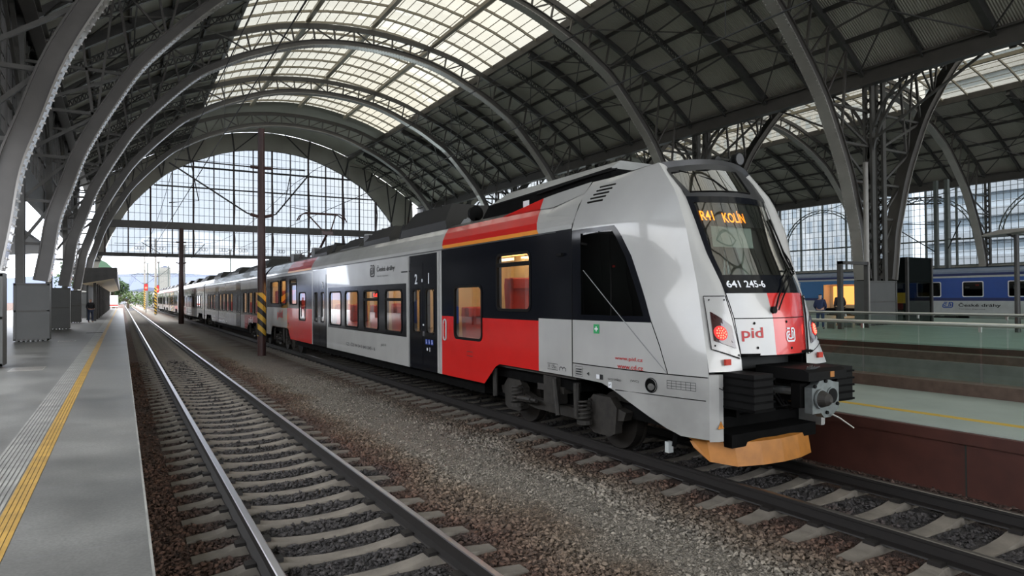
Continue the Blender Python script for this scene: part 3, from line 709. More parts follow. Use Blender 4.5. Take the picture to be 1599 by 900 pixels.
# ------------------------------------------------------------------ the multiple unit
CX = 7.12; HW = 1.38
def ip(z, T): return float(np.interp(z, [a for a, b in T], [b for a, b in T]))
TE = [(.5, 5.53), (1.2, 5.53), (1.5, 5.55), (2.0, 5.62), (2.3, 5.70), (2.8, 5.97), (3.2, 6.13), (3.6, 6.31), (3.96, 6.62), (4.1, 6.95)]
TF = [(.5, 5.38), (1.5, 5.38), (2.0, 5.42), (2.3, 5.50), (2.8, 5.74), (3.2, 5.90), (3.6, 6.06), (3.96, 6.38), (4.12, 6.75)]
TX = [(.5, .60), (1.5, .62), (1.96, .665), (2.27, .72), (2.8, .755), (3.6, .78), (4.0, .77)]
TDx = [(.5, 1.10), (1.33, 1.12), (2.3, .97), (3.13, .97), (3.6, .94), (4.04, .89)]
TDy = [(.5, 5.62), (1.33, 5.60), (2.3, 5.90), (3.13, 6.10), (3.6, 6.30), (4.04, 6.66)]
TB = [(.5, HW), (3.1, HW), (3.25, 1.372), (3.4, 1.325), (3.6, 1.235), (3.8, 1.115), (3.97, .98), (4.05, .90)]
def yface(x, z):
    E, Fc, xe, xd, yd = ip(z, TE), ip(z, TF), ip(z, TX), ip(z, TDx), ip(z, TDy); a = abs(x)
    if a <= xe: return Fc + (E - Fc) * (a / xe) ** 2
    t = min(1.2, (a - xe) / max(.05, xd - xe)); return E + (yd - E) * t - .03 * math.sin(math.pi * min(1, t))
def xside(Y, z):
    xd, yd, xb = ip(z, TDx), ip(z, TDy), ip(z, TB); s = min(1, max(0, (8 - Y) / (8 - yd))); return xb - (xb - xd) * s ** 2.5
def face_fn(x0, z0, off=-.006): return lambda x, y: (CX + x0 + x, yface(x0 + x, z0 + y) + off, z0 + y)
def side_fn(Yc, z0, off=.006):      # text on the near (left) side reads with +x towards the cab = decreasing Y
    return lambda x, y: (CX - xside(Yc - x, z0 + y) - off, Yc - x, z0 + y)
def letters(parent, s, fn, m, width=None, height=None, bold=.0, name='lettering'):
    mb = MB(); place(mb, glyphs(s, width, height, bold), fn, m); return mb.build(name, parent)
def logo(parent, h, fn, m):
    mb = MB()
    for VF in rail_logo(h): place(mb, VF, fn, m)
    return mb.build('railway_logo', parent)

def clampcell(P): return P
def body_sides(mb, inner, ys, zs, zb, color, holes, sides=(-1, 1)):
    ys = sorted(set(round(y, 4) for y in ys)); zs = sorted(set(round(z, 4) for z in zs))
    for s in sides:
        x = CX + s * HW; xi = CX + s * (HW - .09)
        for i in range(len(ys) - 1):
            for j in range(len(zs) - 1):
                ya, yb, za, zc = ys[i], ys[i + 1], zs[j], zs[j + 1]; ym, zm = (ya + yb) / 2, (za + zc) / 2
                if s < 0 and any(h[0] <= ym <= h[1] and h[2] <= zm <= h[3] for h in holes): continue
                a = [max(za, zb(ya)), max(za, zb(yb)), max(zc, zb(yb)), max(zc, zb(ya))]
                if a[2] - a[1] < 1e-4 and a[3] - a[0] < 1e-4: continue
                m = color(ym, max(zm, (a[0] + a[3]) / 2))
                mb.quad((x, ya, a[0]), (x, yb, a[1]), (x, yb, a[2]), (x, ya, a[3]), m)
                if zm > 1.0: inner.quad((xi, ya, a[0]), (xi, yb, a[1]), (xi, yb, a[2]), (xi, ya, a[3]), 'saloon_wall')
        for h in holes:
            ya, yb, za, zc = h
            for p, q in (((ya, za), (yb, za)), ((yb, za), (yb, zc)), ((yb, zc), (ya, zc)), ((ya, zc), (ya, za))):
                inner.quad((x, *p), (x, *q), (xi, *q), (xi, *p), 'rubber')
SH = [(HW, 3.25), (1.37, 3.32), (1.30, 3.44), (1.17, 3.60), (1.05, 3.72), (.90, 3.80), (.55, 3.87), (0, 3.90)]
def body_roof(mb, y0, y1, marks):
    """marks: list of (y, colour from here on) ; sloping colour borders on the shoulder"""
    prof = [(-a, b) for a, b in SH] + SH[-2::-1]; n = len(prof)
    for k in range(len(marks)):
        ya, c = marks[k]; yb = marks[k + 1][0] if k + 1 < len(marks) else y1
        for j in range(n - 1):
            (xa, za), (xb, zb_) = prof[j], prof[j + 1]
            sh = lambda z, yy: yy + (.42 * min(1, (z - 3.25) / .47) if y0 + .01 < yy < y1 - .01 else 0)
            top = min(za, zb_) > 3.70
            m = 'roof_grey' if top else c
            if c == 'red_paint' and max(za, zb_) <= 3.33: m = 'orange_paint'
            mb.quad((CX + xa, sh(za, ya), za), (CX + xb, sh(zb_, ya), zb_), (CX + xb, sh(zb_, yb), zb_), (CX + xa, sh(za, yb), za), m)

def window(parent, s, ya, yb, za, zc, bar=None, gasket='rubber', rad=.09, pane='window_glass', name='window'):
    x = CX + s * HW; w, h = yb - ya, zc - za; yc, zm = (ya + yb) / 2, (za + zc) / 2; mb = MB(); o = .035
    A = rrect(w + 2 * o, h + 2 * o, rad + o); B = rrect(w - .02, h - .02, rad); n = len(A)
    V = [(x + s * .012, yc + a, zm + b) for a, b in A] + [(x + s * .012, yc + a, zm + b) for a, b in B] + [(x - s * .05, yc + a, zm + b) for a, b in B] + [(x - s * .05, yc + a, zm + b) for a, b in A]
    Fs = [(k, (k + 1) % n, n + (k + 1) % n, n + k) for k in range(n)] + [(n + k, n + (k + 1) % n, 2 * n + (k + 1) % n, 2 * n + k) for k in range(n)] + [(3 * n + k, 3 * n + (k + 1) % n, (k + 1) % n, k) for k in range(n)]
    mb.add(V, Fs, gasket)
    if bar: mb.box(x - .03, x + .014, ya, yb, bar - .035, bar + .035, gasket) if s > 0 else mb.box(x - .014, x + .03, ya, yb, bar - .035, bar + .035, gasket)
    f = mb.build(name, parent); mb = MB(); P = [(x - s * .012, yc + a, zm + b) for a, b in B]; mb.add(P, [tuple(range(n))], pane); mb.build('pane', f)
    return f
def door(parent, s, ya, yb, detail):
    x = CX + s * HW; ym = (ya + yb) / 2; f = None
    for (a, b) in ((ya + .06, ym - .01), (ym + .01, yb - .06)):
        mb = MB(); wc = (a + b) / 2; wa, wb = wc - .21, wc + .21; za, zc = 1.46, 2.43; X0, X1 = sorted((x + s * .012, x - s * .03))
        for y0_, y1_, z0_, z1_ in ((a, b, .72, za), (a, b, zc, 3.02), (a, wa, za, zc), (wb, b, za, zc)): mb.box(X0, X1, y0_, y1_, z0_, z1_, 'black_paint')
        d = mb.build('door', parent)
        mb = MB(); A = rrect(.46, zc - za + .04, .11); B = rrect(.40, zc - za - .04, .09); n = len(A)
        mb.add([(x + s * .02, wc + p, (za + zc) / 2 + q) for p, q in A] + [(x + s * .02, wc + p, (za + zc) / 2 + q) for p, q in B], [(k, (k + 1) % n, n + (k + 1) % n, n + k) for k in range(n)], 'rubber'); mb.build('window_gasket', d)
        mb = MB(); mb.add([(x - s * .0, wc + p, (za + zc) / 2 + q) for p, q in B], [tuple(range(n))], 'window_glass'); mb.build('pane', d)
        f = f or d
    if detail:
        mb = MB(); mb.box(*sorted((x + s * .012, x + s * .022)), ym - .06, ym - .01, 1.62, 1.66, 'letter_white'); mb.box(*sorted((x + s * .012, x + s * .022)), ym - .07, ym - .0, 1.40, 1.50, 'chrome'); mb.build('door_button', parent)
def bogie(parent, yc, xw=HW):
    b = MB()
    for s in (-1, 1):
        X0 = CX + s * 1.02; b.prism([(yc - 1.75, .62), (yc - 1.35, .70), (yc - .7, .52), (yc + .7, .52), (yc + 1.35, .70), (yc + 1.75, .62), (yc + 1.7, .50), (yc + 1.1, .42), (yc + .6, .36), (yc - .6, .36), (yc - 1.1, .42), (yc - 1.7, .50)], 0, X0 - .07, X0 + .07, 'bogie_steel')
        b.box(X0 - .16, X0 + .16, yc - .38, yc + .38, .72, .82, 'bogie_steel'); b.box(X0 - .12 + s * .1, X0 + .10 + s * .1, yc - .26, yc + .10, .55, .98, 'bogie_steel')
        b.tube([(X0 + s * .2, yc + .5, .52), (X0 + s * .2, yc + 1.0, .50)], .055, 'bogie_steel', 8); b.tube([(X0 + s * .2, yc + .35, .52), (X0 + s * .2, yc + .5, .52)], .035, 'bogie_steel', 8)
        for q in (-1.25, 1.25):
            b.prism([(yc + q - .34, .66), (yc + q - .2, .80), (yc + q + .2, .80), (yc + q + .34, .66), (yc + q + .3, .30), (yc + q + .18, .24), (yc + q - .18, .24), (yc + q - .3, .30)], 0, X0 + s * .0 - .1, X0 + s * .08 + .1, 'bogie_steel')
            b.tube([(X0 + s * .24, yc + q + .42, .95), (X0 + s * .24, yc + q + .42, .45)], [.05, .045], 'bogie_steel', 8)
        b.tube([(X0 + s * .25, yc - .25, .95), (X0 + s * .25, yc - .35, .4)], [.045, .04], 'bogie_steel', 8)
    b.box(CX - .95, CX + .95, yc - .3, yc + .3, .45, .85, 'underframe')
    r = b.build('bogie', parent)
    for s in (-1, 1):
        for q in (-1.25, 1.25):
            mb = MB(); x = CX + s * .75; seg = 28
            for rr, x0, x1, mm in ((.42, x - .065, x + .065, 'wheel_steel'), (.46, x - s * .09 - .015, x - s * .09 + .015, 'wheel_steel')):
                z0 = .43; mb.tube([(x0, yc + q, z0), (x1, yc + q, z0)], rr if rr == .42 else .45, mm, seg)
            mb.tube([(x, yc + q, .43), (x + s * .12, yc + q, .43)], .12, 'bogie_steel', 12); mb.build('wheel', r)
            mb = MB(); P = [(CX + s * 1.22 + .085 * math.cos(t), yc + q * .78 + .085 * math.sin(t), .42 + .30 * t / (2 * math.pi * 5)) for t in np.linspace(0, 2 * math.pi * 5, 51)]
            mb.tube(P, .018, 'bogie_steel', 5); mb.tube([(CX + s * 1.22, yc + q * .78, .36), (CX + s * 1.22, yc + q * .78, .42)], .12, 'bogie_steel', 12); mb.build('coil_spring', r)
    return r
def seat(parent, x, y, z, face, m='seat_red'):
    mb = MB(); prof = [(-.24, 0), (.22, 0), (.24, .1), (.1, .12), (-.08, .14), (-.14, .8), (-.2, 1.02), (-.3, 1.04), (-.33, .9), (-.24, .1)]
    mb.prism([(y + face * a, z + .38 + b) for a, b in prof], 0, x - .23, x + .23, m); mb.box(x - .05, x + .05, y - .06, y + .06, z, z + .4, 'cab_dark')
    mb.prism([(y + face * a, z + .38 + b) for a, b in [(-.12, .82), (-.04, .86), (-.06, 1.02), (-.18, 1.05)]], 0, x - .2, x + .2, m)
    return mb.build('seat', parent)
def roof_box(parent, y0, y1, x0, x1, h, m='roof_unit_black', taper=.35, tx=.28, name='roof_unit', topm=None):
    mb = MB(); z0 = 3.70
    lo = [(x0, y0, z0), (x1, y0, z0), (x1, y1, z0), (x0, y1, z0)]; mid = [(x0, y0 + taper * .3, z0 + h * .35), (x1, y0 + taper * .3, z0 + h * .35), (x1, y1 - taper * .3, z0 + h * .35), (x0, y1 - taper * .3, z0 + h * .35)]
    hi = [(x0 + tx, y0 + taper, z0 + h), (x1 - tx, y0 + taper, z0 + h), (x1 - tx, y1 - taper, z0 + h), (x0 + tx, y1 - taper, z0 + h)]
    V = lo + mid + hi; Fs = []
    for a in (0, 4):
        for k in range(4): Fs.append((a + k, a + (k + 1) % 4, a + 4 + (k + 1) % 4, a + 4 + k))
    mb.add(V, Fs, m); mb.add(hi, [(0, 1, 2, 3)], topm or m)
    n = max(2, int((y1 - y0) / .7))
    for i in range(1, n):
        y = y0 + taper + (y1 - y0 - 2 * taper) * i / n; mb.box(x0 + tx - .01, x1 - tx + .01, y - .02, y + .02, z0 + h - .01, z0 + h + .02, m)
        mb.beam((x0 - .01, y, z0 + .02), (x0 + tx, y, z0 + h), .03, .02, m)
    mb.box(x0 - .03, x1 + .03, y0 - .02, y1 + .02, z0 - .02, z0 + .06, m)
    return mb.build(name, parent)

def wheel_arch_bottom(bog, y0, y1, low=.64):
    pts = [(y0, low)]
    for b in sorted(bog): pts += [(b - 1.95, low), (b - 1.45, 1.05), (b + 1.45, 1.05), (b + 1.95, low)]
    pts.append((y1, low)); return pts
def make_car(label, y0, y1, bogs, regions, bands, wins, doors, marks, cab=0, detail=0, roofunits=(), group=None, zbpts=None, seats=True):
    r = root('train_car', (CX, (y0 + y1) / 2, 0), label, 'train car', group)
    zbp = zbpts or wheel_arch_bottom(bogs, y0, y1)
    zb = lambda y: float(np.interp(y, [p[0] for p in zbp], [p[1] for p in zbp]))
    holes = [(a, b, c, d) for (a, b, c, d, e) in wins] + [h for dd in doors for h in (((dd[0] + .06 + (dd[0] + dd[1]) / 2 - .01) / 2 - .20, (dd[0] + .06 + (dd[0] + dd[1]) / 2 - .01) / 2 + .20, 1.48, 2.41), ((dd[1] - .06 + (dd[0] + dd[1]) / 2 + .01) / 2 - .20, (dd[1] - .06 + (dd[0] + dd[1]) / 2 + .01) / 2 + .20, 1.48, 2.41))]
    ys = [y0, y1] + [p[0] for p in zbp if y0 <= p[0] <= y1] + [v for h in holes for v in h[:2]] + [v for q in regions for v in q[:2]] + [v for b in bands for v in b[:2]] + list(np.arange(y0, y1, 1.5))
    zs = [.5, .64, .8, 1.05, 1.2, 3.25] + [v for h in holes for v in h[2:4]] + [v for q in regions for v in q[2:4]] + [v for b in bands for v in b[2:4]]
    def color(y, z):
        c = 'white_paint'
        for a, b, z0, z1, m in regions:
            if a <= y <= b and z0 <= z <= z1: c = m
        for a, b, z0, z1, m in bands:
            if a <= y <= b and z0 <= z <= z1: c = m
        return c
    mb = MB(); inn = MB(); body_sides(mb, inn, [y for y in ys if y0 <= y <= y1], zs, zb, color, holes); body_roof(mb, y0, y1, marks)
    for ye in ((y0, y1) if not cab else ((y1,) if cab == 1 else (y0,))):
        prof = [(CX - a, z) for a, z in SH] + [(CX + a, z) for a, z in SH[-2::-1]] + [(CX + HW, .7), (CX - HW, .7)]
        mb.add([(x, ye, z) for x, z in prof], [tuple(range(len(prof)))], 'black_paint')
    mb.build('body_shell', r)
    inn.box(CX - 1.28, CX + 1.28, y0 + .05, y1 - .05, 1.0, 1.06, 'saloon_floor'); inn.quad((CX - 1.29, y0, 3.2), (CX + 1.29, y0, 3.2), (CX + 1.29, y1, 3.2), (CX - 1.29, y1, 3.2), 'saloon_wall')
    for yp in [d[0] - .12 for d in doors] + [d[1] + .1 for d in doors] + [y0 + .2, y1 - .2]:
        for s in (-1, 1): inn.box(*sorted((CX + s * 1.29, CX + s * .42)), yp - .02, yp + .02, 1.06, 3.15, 'saloon_wall')
    inn.build('saloon', r)
    mb = MB()
    for s in (-1, 1): mb.box(CX + s * .7 - .12, CX + s * .7 + .12, y0 + .3, y1 - .3, 3.1, 3.14, 'saloon_lamp')
    mb.build('ceiling_lamp', r)
    mb = MB(); mb.box(CX - 1.15, CX + 1.15, y0 + .1, y1 - .1, .80, 1.0, 'underframe')
    yy = sorted(bogs); 
    if len(yy) == 2: mb.box(CX - 1.2, CX + 1.2, yy[0] + 2.2, yy[1] - 2.2, .42, .8, 'underframe')
    mb.build('underframe', r)
    for b in bogs: bogie(r, b)
    for (a, b, c, d, bar) in wins:
        for s in (-1, 1): window(r, s, a, b, c, d, bar)
    for d in doors:
        for s in (-1, 1): door(r, s, d[0], d[1], detail and s < 0)
    if seats:
        for (a, b, c, d, bar) in wins:
            zf = .86 if c > 1.75 else .50
            for x in (CX - .95, CX + .95) if detail else (CX - .95,):
                seat(r, x, b - .22, zf + (.30 if c > 1.75 else .12), -1)
    for (a, b, h, kind) in roofunits:
        roof_box(r, a, b, CX - 1.0 if kind else CX - .8, CX + 1.0 if kind else CX + .8, h)
    mb = MB()
    for s in (-1, 1): mb.box(*sorted((CX + s * (HW + .0), CX + s * (HW + .012))), y0, y1, 3.21, 3.25, 'roof_grey') if not cab else mb.box(*sorted((CX + s * (HW + .0), CX + s * (HW + .012))), y0 + .4, y1, 3.225, 3.245, 'roof_grey')
    mb.build('rain_gutter', r)
    return r

# --- cab car (first car)
YC1 = 32.0
wins1 = [(9.17, 10.26, 2.03, 2.97, 2.80), (10.87, 12.01, 1.45, 2.44, None), (14.93, 16.04, 1.42, 2.42, 2.2), (16.62, 17.78, 1.42, 2.42, 2.2), (18.32, 19.54, 1.42, 2.42, None), (20.01, 21.24, 1.42, 2.42, None),
         (24.5, 25.5, 1.45, 2.44, None), (25.93, 27.1, 2.03, 2.97, 2.80), (27.8, 28.95, 2.03, 2.97, None), (29.3, 31.0, 2.03, 2.97, None)]
reg1 = [(8, 8.92, 1.9, 3.25, 'black_paint'), (8.92, 12.63, .5, 1.86, 'red_paint'), (8.92, 12.63, 1.86, 3.25, 'black_paint'), (12.80, 14.42, .5, 3.2, 'black_paint'), (14.62, 21.45, 1.32, 2.58, 'black_paint'),
        (21.62, 23.45, .5, 3.2, 'black_paint'), (23.55, 27.6, .5, 1.86, 'red_paint'), (23.55, 31.9, 1.86, 3.15, 'black_paint')]
zb1 = [(7.99, 1.06), (10.2, 1.06), (10.35, 1.0), (10.76, .66), (14.5, .64), (23.0, .64), (27.0, .64), (27.45, 1.05), (30.6, 1.05), (31.0, .64), (32.0, .64)]
car1 = make_car('first train car with driving cab, red panel, lit windows and open coupler at the front', 8.0, YC1, [8.9, 29.0], reg1, [], wins1, [(12.80, 14.42), (21.62, 23.45)],
                [(8.0, 'white_paint'), (8.90, 'red_paint'), (12.56, 'white_paint'), (23.6, 'red_paint'), (27.4, 'white_paint')], cab=1, detail=1, group='cars of the two coupled train units',
                roofunits=[(13.15, 16.0, .66, 1), (16.7, 19.0, .50, 1), (19.9, 22.2, .46, 0), (22.9, 24.9, .42, 1)], zbpts=zb1)
# nose: side patches
Ybnd = [(1.0, 6.15), (1.9, 6.45), (2.78, 6.80), (3.12, 7.0), (3.22, 7.10), (3.6, 7.3), (4.0, 7.5)]
zrows = [1.27, 1.5, 1.7, 1.9, 1.98, 2.2, 2.4, 2.6, 2.78, 2.95, 3.06, 3.16, 3.22, 3.25, 3.34, 3.5, 3.65, 3.8, 3.9, 3.97, 4.04]
def ycols(z):
    yd = ip(z, TDy); yb = ip(z, Ybnd); b2 = yb + .10
    return [8.0, 7.78] + list(np.linspace(7.78, b2, 5)[1:]) + [yb] + list(yb + (yd - yb) * np.linspace(0, 1, 6)[1:])
shell = MB()
def topcap(s, z, y): return 0
for s in (-1, 1):
    P = [[(CX + s * xside(y, z), y, min(z, 3.97 + (z - 3.97) * max(0, (8 - y) / 1.34)) if z > 3.97 else z) for y in ycols(z)] for z in zrows]
    def mf(i, j, s=s):
        z = zrows[i]
        if 1.9 <= z < 3.22 and j < 6:
            if 1.98 <= z < 3.16 and 1 <= j < 5: return None
            return 'black_paint'
        return 'white_paint'
    shell.grid(P, None, mf)
    # corner strip between side edge D and the glass edge E
    zr = [1.33] + zrows[1:]
    P = []
    for z in zr:
        xd, yd, xe = ip(z, TDx), ip(z, TDy), ip(z, TX); ye = yface(xe, min(z, 3.96)) ; row = []
        for t in (0, .25, .5, .75, 1):
            x = xd + (xe - xd) * t; y = yd + (ye - yd) * t - .03 * math.sin(math.pi * t); zz = z - .06 * t * max(0, (z - 3.6) / .4); row.append((CX + s * x, y, zz))
        P.append(row)
    shell.grid(P, 'white_paint')
# cab roof
P = []
for t in np.linspace(0, 1, 6):
    row = []
    for f in np.linspace(-1, 1, 13):
        a = abs(f); xf = .89 * f; yf0 = 6.66 - .26 * (1 - a * a); zf0 = 4.04 + .07 * (1 - a * a); xb_, yb_, zb_ = .98 * f, 8.0, 3.97 + .12 * (1 - a * a)
        row.append((CX + xf + (xb_ - xf) * t, yf0 + (yb_ - yf0) * t, zf0 + (zb_ - zf0) * t + .05 * math.sin(math.pi * t) * (1 - a * a)))
    P.append(row)
shell.grid(P, None, lambda i, j: 'roof_grey' if 1 <= j < 11 else 'white_paint')
# shoulder step from cab section (wider, higher) to saloon section
for s in (-1, 1):
    A = [(s * 1.372, 3.25), (s * 1.325, 3.4), (s * 1.115, 3.8), (s * .98, 3.97), (s * .5, 4.06), (0, 4.09)]; B = [(s * HW, 3.25), (s * 1.34, 3.37), (s * 1.2, 3.57), (s * 1.05, 3.72), (s * .55, 3.87), (0, 3.9)]
    shell.grid([[(CX + a, 8.0, z) for a, z in A], [(CX + a, 8.9, z) for a, z in B]], None, lambda i, j: 'white_paint' if j < 3 else 'roof_grey')
for s in (-1, 1):
    pb_ = [(10.6, 1.05, 3.72), (9.32, 1.065, 3.71), (8.9, 1.10, 3.685), (8.0, 1.125, 3.79)]; pt_ = [(10.6, 1.04, 3.73), (9.32, .99, 3.90), (8.9, .99, 3.93), (8.0, .978, 3.98)]; pi_ = [(10.6, .80, 3.80), (9.32, .80, 3.92), (8.9, .8, 3.95), (8.0, .80, 4.0)]
    shell.grid([[(CX + s * (x + .006), y, z) for y, x, z in R] for R in (pb_, pt_, pi_)], None, lambda i, j: 'red_paint' if j == 0 else 'white_paint')
shell.build('cab_shell', car1, smooth=True)
# front face
fz = [1.5, 1.62, 1.8, 1.96, 2.1, 2.27, 2.36, 2.50, 2.60, 2.78, 2.95, 3.12, 3.3, 3.46, 3.54, 3.60, 3.7, 3.8, 3.88, 3.96]
ff = [-1, -.92, -.8, -.6, -.4, -.27, -.1, .1, .25, .4, .6, .8, .92, 1]
def fpt(f, z):
    x = f * ip(z, TX) * (1 if z < 3.6 else 1 + (z - 3.6) * .30); zz = z + .08 * (1 - f * f) * max(0, (z - 3.5) / .46); return (CX + x, yface(x * (ip(z, TX) / abs(ip(z, TX))), z) if abs(x) <= ip(z, TX) else ip(z, TE), zz)
def face_part(zlo, zhi, mf, name):
    rows = [z for z in fz if zlo - 1e-6 <= z <= zhi + 1e-6]; mb = MB(); mb.grid([[fpt(f, z) for f in ff] for z in rows], None, lambda i, j: mf(rows[i], ff[j])); return mb.build(name, car1, smooth=True)
face_part(1.5, 2.27, lambda z, f: 'red_paint' if f > -.28 else 'white_paint', 'nose_panel')
def wmf(z, f):
    if z < 2.499: return 'black_paint'
    if f < -.93 or f > .91 or z >= 3.459: return 'black_paint'
    return None
face_part(2.27, 3.54, wmf, 'windscreen_surround')
gm = MB(); rows = [z for z in fz if 2.5 <= z <= 3.46]; gm.grid([[(p[0], p[1] + .004, p[2]) for p in [fpt(f, z) for f in ff[1:-1]]] for z in rows], 'cab_glass'); gm.build('windscreen', car1, smooth=True)
face_part(3.54, 3.96, lambda z, f: None if (3.599 <= z < 3.879 and -.93 < f < .24) else 'roof_grey', 'cab_brow')
gm = MB(); rows = [z for z in fz if 3.6 <= z <= 3.88]; gm.grid([[fpt(f, z) for f in ff if -.93 < f < .26] for z in rows], 'brow_glass'); g_ = gm.build('upper_window', car1, smooth=True)
mb = MB()
def line_on(fn, pts, r, m): mb.tube([fn(*p) for p in pts], r, m, 5)
fpo = lambda f, z: (fpt(f, z)[0], fpt(f, z)[1] - .004, fpt(f, z)[2])
line_on(fpo, [(-.92, 3.6), (-.6, 3.6), (-.27, 3.6), (.1, 3.6), (.25, 3.6)], .012, 'rubber'); line_on(fpo, [(.25, 3.6), (.25, 3.7), (.25, 3.88)], .012, 'rubber'); line_on(fpo, [(-.80, 3.9), (-.4, 3.75), (-.27, 3.6)], .010, 'rubber'); line_on(fpo, [(-.92, 3.88), (-.4, 3.88), (.25, 3.88)], .012, 'rubber')
mb.build('window_frame', g_)
mb = MB(); mb.grid([[(fpt(f, z)[0], fpt(f, z)[1] + .35, fpt(f, z)[2]) for f in ff if -.93 < f < .26] for z in rows], 'cab_dark'); mb.build('lamp_recess', g_)
# top join to the roof
mb = MB(); mb.grid([[fpt(f, 3.96) for f in ff], [(CX + .89 * f, 6.66 - .26 * (1 - f * f), 4.04 + .07 * (1 - f * f)) for f in ff]], 'roof_grey'); mb.build('roof_edge', car1, smooth=True)
# lower valance and black opening
for s in (-1, 1):
    mb = MB(); zk = [.52, .65, .8, .98, 1.15, 1.262]
    cols = [8.0, 7.33, 7.07, 6.8, 6.47, 6.2, 5.99, 5.8, 5.68]
    zbot = lambda y: float(np.interp(y, [5.6, 5.99, 6.47, 7.07, 7.33, 8.0], [.52, .50, .70, .96, 1.04, 1.06]))
    P = []
    for z in zk:
        row = []
        for y in cols + [None]:
            if y is None: yd = ip(z, TDy); row.append((CX + s * ip(z, TDx), yd, max(z, zbot(yd)))); continue
            zz = max(z, zbot(y)); row.append((CX + s * xside(y, zz), y, zz))
        P.append(row)
    k = len(mb.f); mb.grid(P, 'white_skirt')
    # front return of the skirt
    P = [[(CX + s * ip(z, TDx), ip(z, TDy), z), (CX + s * (ip(z, TDx) - .10), ip(z, TDy) - .06, z), (CX + s * (ip(z, TDx) - .17), ip(z, TDy) - .06, z), (CX + s * (ip(z, TDx) - .17), ip(z, TDy) + .3, z)] for z in (.50, .55, .7, 1.0, 1.30)]
    mb.grid(P, 'white_skirt'); mb.add(P[-1], [(0, 1, 2, 3)], 'white_skirt'); mb.build('side_skirt', car1, smooth=False)
mb = MB()      # dark structure in the opening
mb.box(CX - .93, CX + .93, 6.3, 6.34, .35, 1.6, 'underframe'); mb.box(CX - .95, CX + .95, 5.9, 8, .52, .70, 'underframe')
for s in (-1, 1): mb.box(*sorted((CX + s * .93, CX + s * .62)), 5.62, 6.4, 1.30, 1.5, 'underframe'); mb.box(*sorted((CX + s * .60, CX + s * .66)), 5.6, 6.3, .75, 1.5, 'underframe')
mb.box(CX - .62, CX + .62, 5.45, 6.3, 1.50, 1.53, 'underframe'); mb.box(CX - .9, CX + .9, 6.0, 6.3, .50, .78, 'underframe'); mb.build('front_frame', car1)
for s in (-1, 1):      # ribbed crash absorbers
    mb = MB(); x0, x1 = sorted((CX + s * .93, CX + s * .60)); mb.box(x0, x1, 5.11, 5.8, .90, 1.33, 'rubber')
    for i in range(5): z = .91 + i * .088; mb.box(x0 - .014, x1 + .014, 5.09, 5.7, z, z + .022, 'underframe')
    mb.build('crash_absorber', car1)
# plough
mb = MB(); cur = [(-1.02, 5.98), (-.95, 5.80), (-.7, 5.60), (-.35, 5.50), (0, 5.47), (.35, 5.50), (.7, 5.60), (.95, 5.80), (1.02, 5.98)]
P = []
for i, (x, y) in enumerate(cur):
    e = abs(x) > .96; z0 = .36 if e else (.22 if abs(x) > .9 else .17); P.append([(CX + x, y + .06, .47), (CX + x, y, .45), (CX + x, y - .05, z0), (CX + x, y - .03, z0), (CX + x, y + .04, .44)])
mb.grid(P, 'plough_orange'); mb.build('snow_plough', car1)
mb = MB()
for s in (-1, 1): mb.box(*sorted((CX + s * .98, CX + s * 1.06)), 6.35, 6.42, .22, .36, 'coach_white'); mb.beam((CX + s * .9, 6.3, .7), (CX + s * .98, 6.35, .3), .05, .05, 'underframe')
mb.box(CX - .8, CX + .8, 5.55, 6.2, .40, .56, 'underframe'); mb.build('plough_bracket', car1)
# coupler
cp = MB(); 
cp.prism([(4.86, 1.24), (4.86, 1.34), (4.94, 1.375), (5.6, 1.375), (5.6, 1.24)], 0, CX - .30, CX + .42, 'rubber')
cp.box(CX - .2, CX + .22, 5.0, 5.9, .98, 1.16, 'underframe'); cp.tube([(CX + .02, 5.0, 1.05), (CX + .02, 5.9, 1.05)], .13, 'coupler_metal', 12)
cp.tube([(CX - .22, 5.05, 1.10), (CX - .22, 5.6, 1.08)], .05, 'coupler_metal', 8); cp.tube([(CX + .26, 5.05, 1.10), (CX + .26, 5.6, 1.08)], .05, 'coupler_metal', 8); cp.box(CX - .3, CX + .3, 4.98, 5.10, .92, 1.20, 'underframe')
for k in range(3): cp.tube([(CX - .32 + .1 * k, 5.5, 1.25), (CX - .33 + .08 * k, 5.2, .92 - .03 * k), (CX - .12 + .06 * k, 5.02, .95)], .018, 'rubber', 6)
coupler = cp.build('coupler', car1)
mb = MB(); y = 4.86; prof = [(-.24, .86), (-.24, 1.16), (-.15, 1.19), (-.10, 1.235), (-.02, 1.24), (.02, 1.245), (.08, 1.245), (.10, 1.235), (.17, 1.21), (.26, 1.20), (.26, .90), (.17, .84), (.10, .80), (-.02, .80), (-.08, .86)]
mb.prism([(CX + a, b) for a, b in prof], 1, y, y + .10, 'coupler_metal'); mb.tube([(CX - .10, y - .01, 1.03), (CX - .10, y - .03, 1.03)], .115, 'coupler_metal', 20); mb.tube([(CX - .10, y - .03, 1.03), (CX - .10, y - .11, 1.03), (CX - .10, y - .15, 1.03)], [.10, .07, .03], 'bogie_steel', 20)
mb.tube([(CX + .125, y - .012, 1.05), (CX + .125, y + .05, 1.05)], .105, 'coupler_metal', 24, True); mb.tube([(CX + .125, y - .016, 1.05), (CX + .125, y + .0, 1.05)], .088, 'rubber', 24, True)
for a, b in ((-.0, 1.23), (.02, .86), (-.2, 1.18), (.22, .95)): mb.tube([(CX + a, y - .02, b), (CX + a, y + .0, b)], .022, 'rubber', 10)
mb.build('coupler_head', coupler)
mb = MB(); mb.tube([(CX + .1, y - .02, .83), (CX + .18, y - .05, .79), (CX + .36, y - .12, .66)], [.012, .010, .008], 'handrail_steel', 6); mb.build('release_lever', coupler)
mb = MB(); mb.box(CX + .10, CX + .17, 4.852, 4.862, 1.27, 1.335, 'plough_orange'); mb.build('yellow_tag', coupler)
mb = MB()
